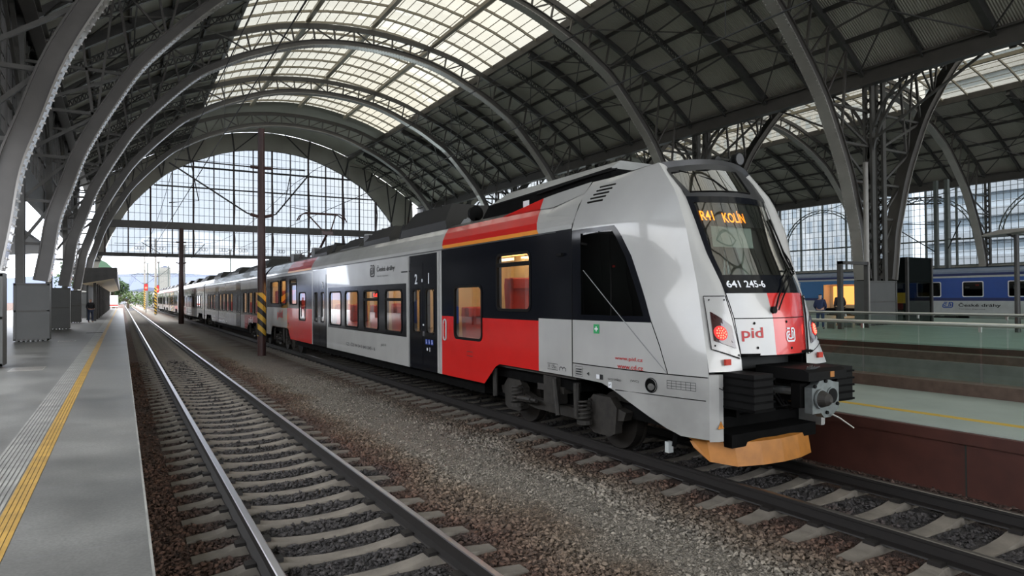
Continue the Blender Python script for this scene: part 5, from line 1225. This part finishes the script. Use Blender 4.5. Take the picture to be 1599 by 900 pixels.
# ------------------------------------------------------------------ lift, frame, lamp, pipe, benches
def lift():
    r = root('glass_lift', (39.3, 22.2, PZ), 'dark glass lift box behind the grey arch pier on the far platform', 'lift'); x0, x1, y0, y1, zt = 38.0, 40.5, 20.8, 23.8, 4.3
    mb = MB()
    for x in (x0, x1):
        for y in (y0, y1): mb.box(x - .07, x + .07, y - .07, y + .07, PZ, zt, 'steel_dark')
    mb.box(x0, x1, y0, y1, 2.86, 2.96, 'steel_dark'); mb.box(x0, x1, y0, y1, zt - .06, zt, 'steel_dark'); mb.build('frame', r)
    mb = MB(); mb.box(x0 - .01, x0, y0, y1, 2.9, zt, 'lift_black'); mb.box(x0, x1, y0 - .01, y0, 2.9, zt, 'lift_black'); mb.box(x0, x1, y1, y1 + .01, 2.9, zt, 'lift_black'); mb.build('upper_cladding', r)
    mb = MB(); mb.quad((x0, y0, PZ), (x0, y1, PZ), (x0, y1, 2.9), (x0, y0, 2.9), 'dark_glass'); mb.quad((x0, y0, PZ), (x1, y0, PZ), (x1, y0, 2.9), (x0, y0, 2.9), 'dark_glass'); mb.quad((x1, y0, PZ), (x1, y1, PZ), (x1, y1, 2.9), (x1, y0, 2.9), 'dark_glass'); mb.build('glass_wall', r)
    mb = MB(); mb.box(x0 + .5, x0 + .56, y0 + .4, y0 + 2.0, 1.7, 2.3, 'gold_sign'); mb.box(x0 + .49, x0 + .5, y0 + .9, y0 + 1.4, 1.7, 1.95, 'cab_dark'); mb.build('call_panel', r)
lift()
r = root('sign_frame', (30.0, 19.6, PZ), 'dark square portal frame between the train nose and the pier', 'frame'); mb = MB()
mb.box(29.9, 30.1, 19.5, 19.7, PZ, 3.85, 'steel_dark'); mb.build('post', r); mb = MB(); mb.box(29.9, 32.2, 19.5, 19.7, 3.7, 3.85, 'steel_dark'); mb.build('crossbar', r); mb = MB(); mb.box(32.1, 32.2, 19.5, 19.7, PZ, 3.85, 'steel_dark'); mb.build('post', r)
r = root('platform_lamp', (33.1, 13.5, PZ), 'platform lamp post with a flat shade at the right photo edge', 'lamp post'); mb = MB(); mb.tube([(33.1, 13.5, PZ), (33.1, 13.5, 4.75)], [.11, .09], 'steel_dark', 12); mb.build('pole', r)
mb = MB(); mb.prism([(12.9, 4.85), (12.9, 4.98), (13.9, 4.98), (14.6, 4.80), (14.6, 4.74), (13.8, 4.78)], 0, 32.6, 33.6, 'steel_pale'); mb.beam((33.1, 13.5, 4.6), (33.1, 13.9, 4.85), .08, .08, 'steel_dark'); mb.build('lamp_shade', r)
mb = MB(); mb.tube([(33.85, 20.6, PZ), (33.85, 20.6, 9.2)], .13, 'steel_pale', 12); tag(mb.build('downpipe'), 'pale vertical pipe running beside the grey arch pier', 'pipe')
for i, (x, y, lb) in enumerate([(31.0, 20.3, 'low pale metal bench in front of the pier foot'), (27.0, 19.6, 'dark bench beside the train tail lamp behind the railing')]):
    r = root('bench', (x, y, PZ), lb, 'bench', 'benches on the far platform'); mb = MB()
    for k in range(5): mb.box(x - .9, x + .9, y - .25 + .1 * k, y - .18 + .1 * k, PZ + .42, PZ + .46, 'steel_dark')
    mb.build('seat', r)
    for s in (-.7, .7): mb = MB(); mb.box(x + s - .05, x + s + .05, y - .2, y + .2, PZ, PZ + .42, 'steel_green'); mb.build('leg', r)

# ------------------------------------------------------------------ masts, wires, signals
def cantilever(parent, x, y, xt, zt):
    mb = MB(); s = 1 if xt > x else -1
    mb.tube([(x + s * .12, y, zt - .1), (x + s * .6, y, zt + .05), (xt + s * .2, y, zt + 1.95)], .035, 'wire_dark', 6); mb.tube([(x, y, zt + 2.05), (xt, y, zt + 2.1)], .03, 'wire_dark', 6)
    mb.tube([(xt - s * .6, y, zt + 2.08), (xt - s * .9, y, zt + .45), (xt + s * .2, y, zt + .3)], .022, 'wire_dark', 5)
    mb.tube([(x + s * .15, y, zt - .08), (x + s * .45, y, zt)], .07, 'steel_red', 8); mb.tube([(x + s * .1, y, zt + 2.05), (x + s * .45, y, zt + 2.06)], .07, 'steel_red', 8); mb.build('cantilever_arm', parent)
def mast(x, y, z0, h, r_, label, striped, arms=(1.87, 7.12), zt=5.9, col='steel_red', stripe=(.62, 2.5)):
    r = root('overhead_line_mast', (x, y, z0), label, 'mast', 'overhead line masts between the tracks'); mb = MB()
    if striped: mb.tube([(x, y, z0), (x, y, stripe[0])], r_, col, 14); mb.tube([(x, y, stripe[1]), (x, y, z0 + h)], [r_, r_ * .8], col, 14)
    else: mb.tube([(x, y, z0), (x, y, z0 + h)], [r_, r_ * .8], col, 14)
    mb.build('pole', r)
    if striped: mb = MB(); mb.tube([(x, y, stripe[0]), (x, y, stripe[1])], r_ + .004, 'hazard_stripes', 14); mb.build('warning_band', r)
    for a in arms: cantilever(r, x, y, a, zt)
    return r
mast(5.25, 30.4, -.24, 9.9, .175, 'dark mast with a black and yellow striped base between train and left track', True)
mast(5.15, 74.2, -.24, 9.6, .26, 'plain dark mast in front of the gap between the two train units', False)
mast(4.58, 118, -.24, 12, .17, 'pale grey mast with yellow and black base beyond the hall', True, col='steel_pale', stripe=(0, 4.2))
mast(4.5, 172, -.24, 13, .20, 'farther grey mast with striped base down the line', True, col='steel_pale', stripe=(0, 5))
r = root('overhead_line_mast', (54.6, 27, -.24), 'twin grey masts rising behind the blue coach', 'mast'); 
for yy in (26.8, 27.6): mb = MB(); mb.box(54.45, 54.75, yy - .12, yy + .12, -.24, 11.0, 'steel_green'); mb.build('pole', r)
mb = MB()
for z in (9.2, 9.7): mb.beam((54.6, 27.2, z), (54.6, 33.8, z + .6), .1, .1, 'steel_dark')
for i in range(12): mb.beam((54.6, 27.2 + i * .55, 9.2 + i * .05 + .5 * (i % 2)), (54.6, 27.75 + i * .55, 9.25 + i * .05 + .5 * ((i + 1) % 2)), .05, .05, 'steel_dark')
mb.build('lattice_bracket', r)
mb = MB(); mb.tube([(54.6, 27.6, 5.4), (51.7, 29.5, 7.6)], .04, 'wire_dark', 6); mb.tube([(54.6, 27.6, 7.6), (51.7, 29.6, 7.7)], .04, 'wire_dark', 6); mb.tube([(54.6, 26.8, 5.6), (51.7, 24.5, 7.4)], .04, 'wire_dark', 6); mb.tube([(54.6, 26.8, 6.4), (51.7, 24.5, 6.2)], .04, 'wire_dark', 6); mb.build('cantilever_arm', r)
def wire(x, zc, zm, y0, y1, span, label):
    r = root('overhead_line', (x, y0, zc), label, 'overhead line'); mb = MB(); mb.tube([(x, y0, zc), (x, y1, zc)], .012, 'wire_dark', 5); mb.build('contact_wire', r)
    mb = MB(); P = []; y = y0
    while y <= y1: t = ((y - 30.4) % span) / span; P.append((x, y, zm - 4 * .9 * t * (1 - t))); y += span / 10
    mb.tube(P, .012, 'wire_dark', 5); mb.build('catenary_wire', r); mb = MB()
    for p in P[::2]: mb.tube([p, (x, p[1], zc)], .006, 'wire_dark', 4)
    mb.build('dropper_wire', r)
wire(1.87, 5.75, 7.9, -20, 260, 43.8, 'thin overhead wires above the left track'); wire(7.12, 5.78, 7.9, -20, 260, 43.8, 'thin overhead wires above the train')
def signal(x, y, z, label):
    r = root('railway_signal', (x, y, -.24), label, 'signal', 'red railway signals'); mb = MB(); mb.tube([(x, y, -.24), (x, y, z)], .09, 'steel_pale', 8); mb.build('post', r); mb = MB(); mb.box(x - .26, x + .26, y - .1, y + .15, z - .3, z + .9, 'led_red_dim'); mb.box(x - .32, x + .32, y - .08, y + .2, z - .36, z + .96, 'signal_black'); mb.build('signal_head', r)
    mb = MB(); mb.tube([(x, y - .13, z + .2), (x, y - .10, z + .2)], .2, 'led_red', 12); mb.build('red_light', r)
signal(5.2, 128, 3.7, 'red signal on a post nearest the train tail'); signal(3.9, 128 * 1.1, 4.2, 'red signal above the left track end'); signal(-1.9, 150, 4.2, 'red signal at the end of the left shelter')
# gantries beyond the hall
for i, (y, z, x0, x1) in enumerate([(185, 8.6, -6, 40), (225, 9.6, -8, 50), (270, 10.5, -10, 60)]):
    r = root('signal_gantry', (x0, y, -.24), 'thin overhead gantry beam beyond the hall, %s of three' % ('nearest', 'middle', 'farthest')[i], 'gantry', 'overhead gantries beyond the hall'); mb = MB()
    for dz in (0, .6): mb.beam((x0, y, z + dz), (x1, y, z + dz), .1, .1, 'steel_green')
    k = x0
    while k < x1 - 1: mb.beam((k, y, z), (k + .8, y, z + .6), .06, .06, 'steel_green'); mb.beam((k + .8, y, z + .6), (k + 1.6, y, z), .06, .06, 'steel_green'); k += 1.6
    mb.build('beam', r)
    for x in (x0, 10.0 - i, x1): mb = MB(); mb.tube([(x, y, -.24), (x, y, z + 2)], .18, 'steel_green', 8); mb.build('post', r)
for i, (x, y, h, lb) in enumerate([(11, 150, 13, 'tall dark pole right of the striped masts'), (8.5, 200, 12, 'slim pole above the last train car'), (6.8, 230, 13, 'slim distant pole left of the train tail'), (21, 160, 13, 'twin-topped pole above the train roof')]):
    mb = MB(); mb.tube([(x, y, -.24), (x, y, h)], .2, 'steel_dark' if i == 0 else 'steel_green', 8); mb.box(x - .35, x + .35, y - .1, y + .1, h, h + .3, 'steel_green'); tag(mb.build('distant_pole'), lb, 'pole', 'distant poles beyond the hall')
mb = MB(); mb.prism([(13, -.3), (17, -.3), (17, 15), (13, 15)], 1, 300, 306, 'concrete_wall'); mb.prism([(13, 15), (15, 15.8), (17, 15)], 1, 300, 306, 'hill'); tag(mb.build('distant_tower'), 'hazy stone tower on the horizon behind the wires', 'tower')

# ------------------------------------------------------------------ left platform furniture
r = root('platform_shelter', (-1.85, 62, PZ), 'long dark platform shelter with a sloping canopy beyond the arches', 'shelter'); mb = MB()
mb.prism([(-2.56, 4.66), (-.3, 4.75), (-.3, 3.95), (-.45, 3.9), (-2.56, 3.5)], 1, 60, 140, 'steel_dark'); mb.build('canopy', r)
mb = MB(); mb.prism([(-.5, 3.92), (-2.56, 3.5), (-2.56, 3.46), (-.5, 3.86)], 1, 60.1, 139, 'saloon_wall'); mb.build('soffit', r)
y = 62.5
while y < 136: mb = MB(); mb.box(-1.95, -1.75, y - .12, y + .12, PZ, 3.7, 'steel_dark'); mb.build('post', r); y += 5.5
mb = MB(); mb.box(-2.55, -2.42, 66, 138, PZ, 3.5, 'cab_dark'); mb.build('back_wall', r)
r = root('green_roofed_house', (-5, 162, -.3), 'low building with a green copper roof rising behind the shelter', 'building'); mb = MB(); mb.box(-7.6, -2.2, 158, 166, -.3, 8.8, 'concrete_wall'); mb.build('wall', r); mb = MB(); mb.prism([(-8.1, 8.8), (-1.7, 8.8), (-2.6, 9.8), (-4.2, 10.6), (-6, 10.6), (-7.4, 9.8)], 1, 157.5, 166.5, 'green_roof'); mb.build('roof', r)
mb = MB(); mb.prism([(-12, 5.4), (-4.3, 5.9), (-4.3, 5.7), (-12, 5.1)], 1, 27, 59, 'steel_dark')
for y in range(30, 59, 6): mb.box(-7.1, -6.9, y - .1, y + .1, PZ, 5.3, 'steel_dark')
cn = mb.build('outer_canopy'); tag(cn, 'dark flat canopy roof on posts behind the left arch pedestals', 'canopy')
r = root('blue_kiosk', (-6.2, 40.5, PZ), 'low blue hooded box standing behind the left pedestals', 'kiosk'); mb = MB(); mb.prism([(38.5, PZ), (42, PZ), (42, 1.5), (40.5, 2.2), (38.5, 1.6)], 0, -7.2, -5.2, 'coach_blue'); mb.build('cabinet', r)
r = root('info_board', (-1.3, 146, PZ), 'white notice board with a red stripe at the far end of the left platform', 'sign board'); mb = MB(); mb.box(-2.1, -.6, 145.9, 146.1, PZ + .3, PZ + 2.5, 'board_white'); mb.build('panel', r); mb = MB(); mb.box(-2.1, -.6, 145.88, 145.9, PZ + .5, PZ + .75, 'reflector_red'); mb.build('red_stripe', r)
mb = MB(); mb.box(-2.0, -1.9, 145.95, 146.05, PZ, PZ + .3, 'steel_dark'); mb.box(-.8, -.7, 145.95, 146.05, PZ, PZ + .3, 'steel_dark'); mb.build('leg', r)
for i, (x, y, w, d, lb) in enumerate([(-2.0, 20.2, .7, 1.0, 'pale metal floor plate beside the nearest left pedestal'), (-1.95, 33, .6, .9, 'pale metal floor plate beside the second left pedestal'), (-1.2, 40.3, .75, .5, 'dark drain cover across the tactile strip'), (-.1, 46, .0, 0, '')][:3]):
    mb = MB(); mb.box(x - w / 2, x + w / 2, y - d / 2, y + d / 2, PZ - .02, PZ + .006, 'steel_dark' if i == 2 else 'steel_pale')
    for k in range(1, 5): mb.box(x - w / 2 + .03, x + w / 2 - .03, y - d / 2 + d * k / 5 - .01, y - d / 2 + d * k / 5 + .01, PZ + .004, PZ + .009, 'steel_dark')
    tag(mb.build('floor_plate'), lb, 'floor plate', 'metal plates in the platform floor')

# ------------------------------------------------------------------ people
def person(x, y, z, h, rz, label, top, legs, hat=None):
    r = root('person', (x, y, z), label, 'person'); k = h / 1.75
    J = dict(pelvis=(0, 0, .95, .13), waist=(0, 0, 1.08, .125), chest=(0, .0, 1.30, .15), neck=(0, 0, 1.48, .06), head0=(0, .0, 1.55, .07), head1=(0, -.01, 1.66, .095), crown=(0, 0, 1.73, .05))
    E = [('pelvis', 'waist'), ('waist', 'chest'), ('chest', 'neck'), ('neck', 'head0'), ('head0', 'head1'), ('head1', 'crown')]
    for s, t in ((-1, 'l'), (1, 'r')):
        J.update({'hip' + t: (s * .10, 0, .88, .095), 'knee' + t: (s * .12, -.02 * s, .50, .06), 'ankle' + t: (s * .13, .03, .09, .042), 'toe' + t: (s * .14, -.12, .035, .035), 'sho' + t: (s * .19, 0, 1.40, .065), 'elb' + t: (s * .26, .04, 1.13, .045), 'wri' + t: (s * .20, -.12, 1.0, .03), 'hand' + t: (s * .15, -.2, .99, .035), 'fin' + t: (s * .11, -.25, .97, .015), 'thu' + t: (s * .15, -.22, 1.03, .012)})
        E += [('pelvis', 'hip' + t), ('hip' + t, 'knee' + t), ('knee' + t, 'ankle' + t), ('ankle' + t, 'toe' + t), ('chest', 'sho' + t), ('sho' + t, 'elb' + t), ('elb' + t, 'wri' + t), ('wri' + t, 'hand' + t), ('hand' + t, 'fin' + t), ('hand' + t, 'thu' + t)]
    def skin(names, name, m, grow=0., sub=2):
        names = [n for n in J if n in names]; me = bpy.data.meshes.new('s'); idx = {n: i for i, n in enumerate(names)}; c, sn = math.cos(rz), math.sin(rz)
        me.from_pydata([((J[n][0] * c - J[n][1] * sn) * k, (J[n][0] * sn + J[n][1] * c) * k, J[n][2] * k) for n in names], [(idx[a], idx[b]) for a, b in E if a in idx and b in idx], [])
        o = bpy.data.objects.new('s', me); COL.objects.link(o); o.modifiers.new('k', 'SKIN')
        if not me.skin_vertices: 
            bpy.context.view_layer.objects.active = o
        sv = me.skin_vertices[0].data if me.skin_vertices else None
        if sv:
            for i, n in enumerate(names): rr = (J[n][3] + grow) * k; sv[i].radius = (rr * (1.25 if n in ('chest', 'pelvis', 'waist') else 1), rr); sv[i].use_root = (i == 0)
        ms = o.modifiers.new('s', 'SUBSURF'); ms.levels = sub; ms.render_levels = sub
        dg = bpy.context.evaluated_depsgraph_get(); dg.update(); m2 = bpy.data.meshes.new_from_object(o.evaluated_get(dg)); m2.name = name; bpy.data.objects.remove(o)
        m2.materials.clear(); m2.materials.append(M[m]); p = bpy.data.objects.new(name, m2); COL.objects.link(p); p.parent = r; return p
    def make_skin_layer(): pass
    skin(list(J), 'body', 'skin')
    skin(['waist', 'chest', 'neck', 'shol', 'shor', 'elbl', 'elbr', 'wril', 'wrir', 'pelvis'], 'jacket', top, .022)
    skin(['pelvis', 'hipl', 'hipr', 'kneel', 'kneer', 'anklel', 'ankler'], 'trousers', legs, .014)
    skin(['anklel', 'toel', 'ankler', 'toer'], 'shoe', 'cloth_black', .012, 1)
    skin(['head1', 'crown'], 'hair', hat or 'hair', .014)
    return r
person(-2.0, 58.6, PZ, 1.78, .4, 'person in a dark jacket and jeans standing alone on the left platform', 'cloth_black', 'cloth_jeans')
person(27.2, 21.5, PZ, 1.75, 1.2, 'person with dark hair and coat just right of the train tail lamp', 'cloth_black', 'cloth_black')
person(29.3, 20.2, PZ, 1.72, 2.0, 'person in a navy coat standing left of the square portal frame', 'cloth_navy', 'cloth_navy')
person(33.0, 21.6, PZ, 1.82, 2.6, 'person in black in front of the orange lit doorway', 'cloth_black', 'cloth_black')

# ------------------------------------------------------------------ background: trees, hills, towers
def tree(x, y, z, w, h, label, m, seed, n=1400, group=None, leaf=.35):
    rng = np.random.default_rng(seed); r = root('tree', (x, y, z), label, 'tree' if h > 3 else 'bush', group); mb = MB(); mb.tube([(x, y, z), (x + .1, y, z + h * .55)], [w * .05, w * .02], 'bark', 7)
    for k in range(5): a = k * 1.3; mb.tube([(x, y, z + h * (.25 + .06 * k)), (x + w * .3 * math.cos(a), y + w * .3 * math.sin(a), z + h * (.5 + .07 * k))], [w * .02, w * .006], 'bark', 5)
    mb.build('trunk', r)
    blobs = [(rng.uniform(-.32, .32) * w, rng.uniform(-.32, .32) * w, rng.uniform(.35, .82) * h, rng.uniform(.14, .24) * w) for _ in range(12)]; V = []; Fs = []
    for i in range(n):
        b = blobs[rng.integers(12)]; d = rng.normal(size=3); d /= np.linalg.norm(d); p = np.array([x + b[0], y + b[1], z + b[2]]) + d * b[3] * rng.uniform(.75, 1.1); a = rng.normal(size=3); a /= np.linalg.norm(a); c = np.cross(a, d); c /= max(1e-6, np.linalg.norm(c)); s = leaf * rng.uniform(.5, 1.2)
        k = len(V); V += [p - a * s, p + c * s * .6, p + a * s, p - c * s * .6]; Fs.append((k, k + 1, k + 2, k + 3))
    mb = MB(); mb.add(V, Fs, m); mb.build('crown', r)
tree(-1.6, 178, -.3, 7, 9, 'green tree beyond the end of the left shelter', 'foliage', 1); tree(-9, 186, -.3, 12, 14, 'larger dark tree behind the left shelter roof', 'foliage', 2)
tree(1.5, 215, -.3, 9, 5, 'pale green bush right of the shelter end', 'foliage_pale', 3, 900); tree(6.5, 235, -.3, 10, 4.5, 'yellowish green bush beneath the red signals', 'foliage_pale', 4, 900)
def hill(y, hs, x0, x1, m, label, seed):
    rng = np.random.default_rng(seed); xs = np.linspace(x0, x1, 60); zz = np.interp(xs, np.linspace(x0, x1, len(hs)), hs) + rng.normal(0, .6, 60); mb = MB()
    mb.grid([[(x, y - 60, -.5), (x, y, z), (x, y + 80, z * .7)] for x, z in zip(xs, zz)], m); o = mb.build('hills', kind='structure'); return o
hill(900, [18, 26, 34, 30, 38, 28, 20], -300, 700, 'hill', '', 5)
for i, (x, y, w, h) in enumerate([(-6, 420, 16, 6), (14, 440, 22, 7), (38, 430, 18, 6.5), (66, 450, 26, 8)]):
    r = root('distant_house', (x, y, -.3), 'hazy distant house, %s from the left on the horizon' % ('first', 'second', 'third', 'fourth')[i], 'house', 'hazy houses on the horizon'); mb = MB(); mb.box(x - w / 2, x + w / 2, y, y + 12, -.3, h, 'tower_pale'); mb.build('wall', r); mb = MB(); mb.prism([(x - w / 2 - .5, h), (x, h + 2.2), (x + w / 2 + .5, h)], 1, y - .5, y + 12.5, 'hill'); mb.build('roof', r)
r = root('office_tower', (120, 115, -.3), 'pale office tower with vertical window strips seen through the far glazing', 'building'); mb = MB(); mb.box(112, 130, 70, 125, -.3, 42, 'tower_grid'); mb.build('facade', r)
r = root('office_tower', (120, 45, -.3), 'white office block with long horizontal window bands at the upper right', 'building'); mb = MB(); mb.box(112, 130, 5, 58, -.3, 38, 'tower_bands')
for k in range(11): mb.box(111.4, 112, 5, 58, 3 + k * 3.57, 4.4 + k * 3.57, 'board_white')
mb.build('facade', r)
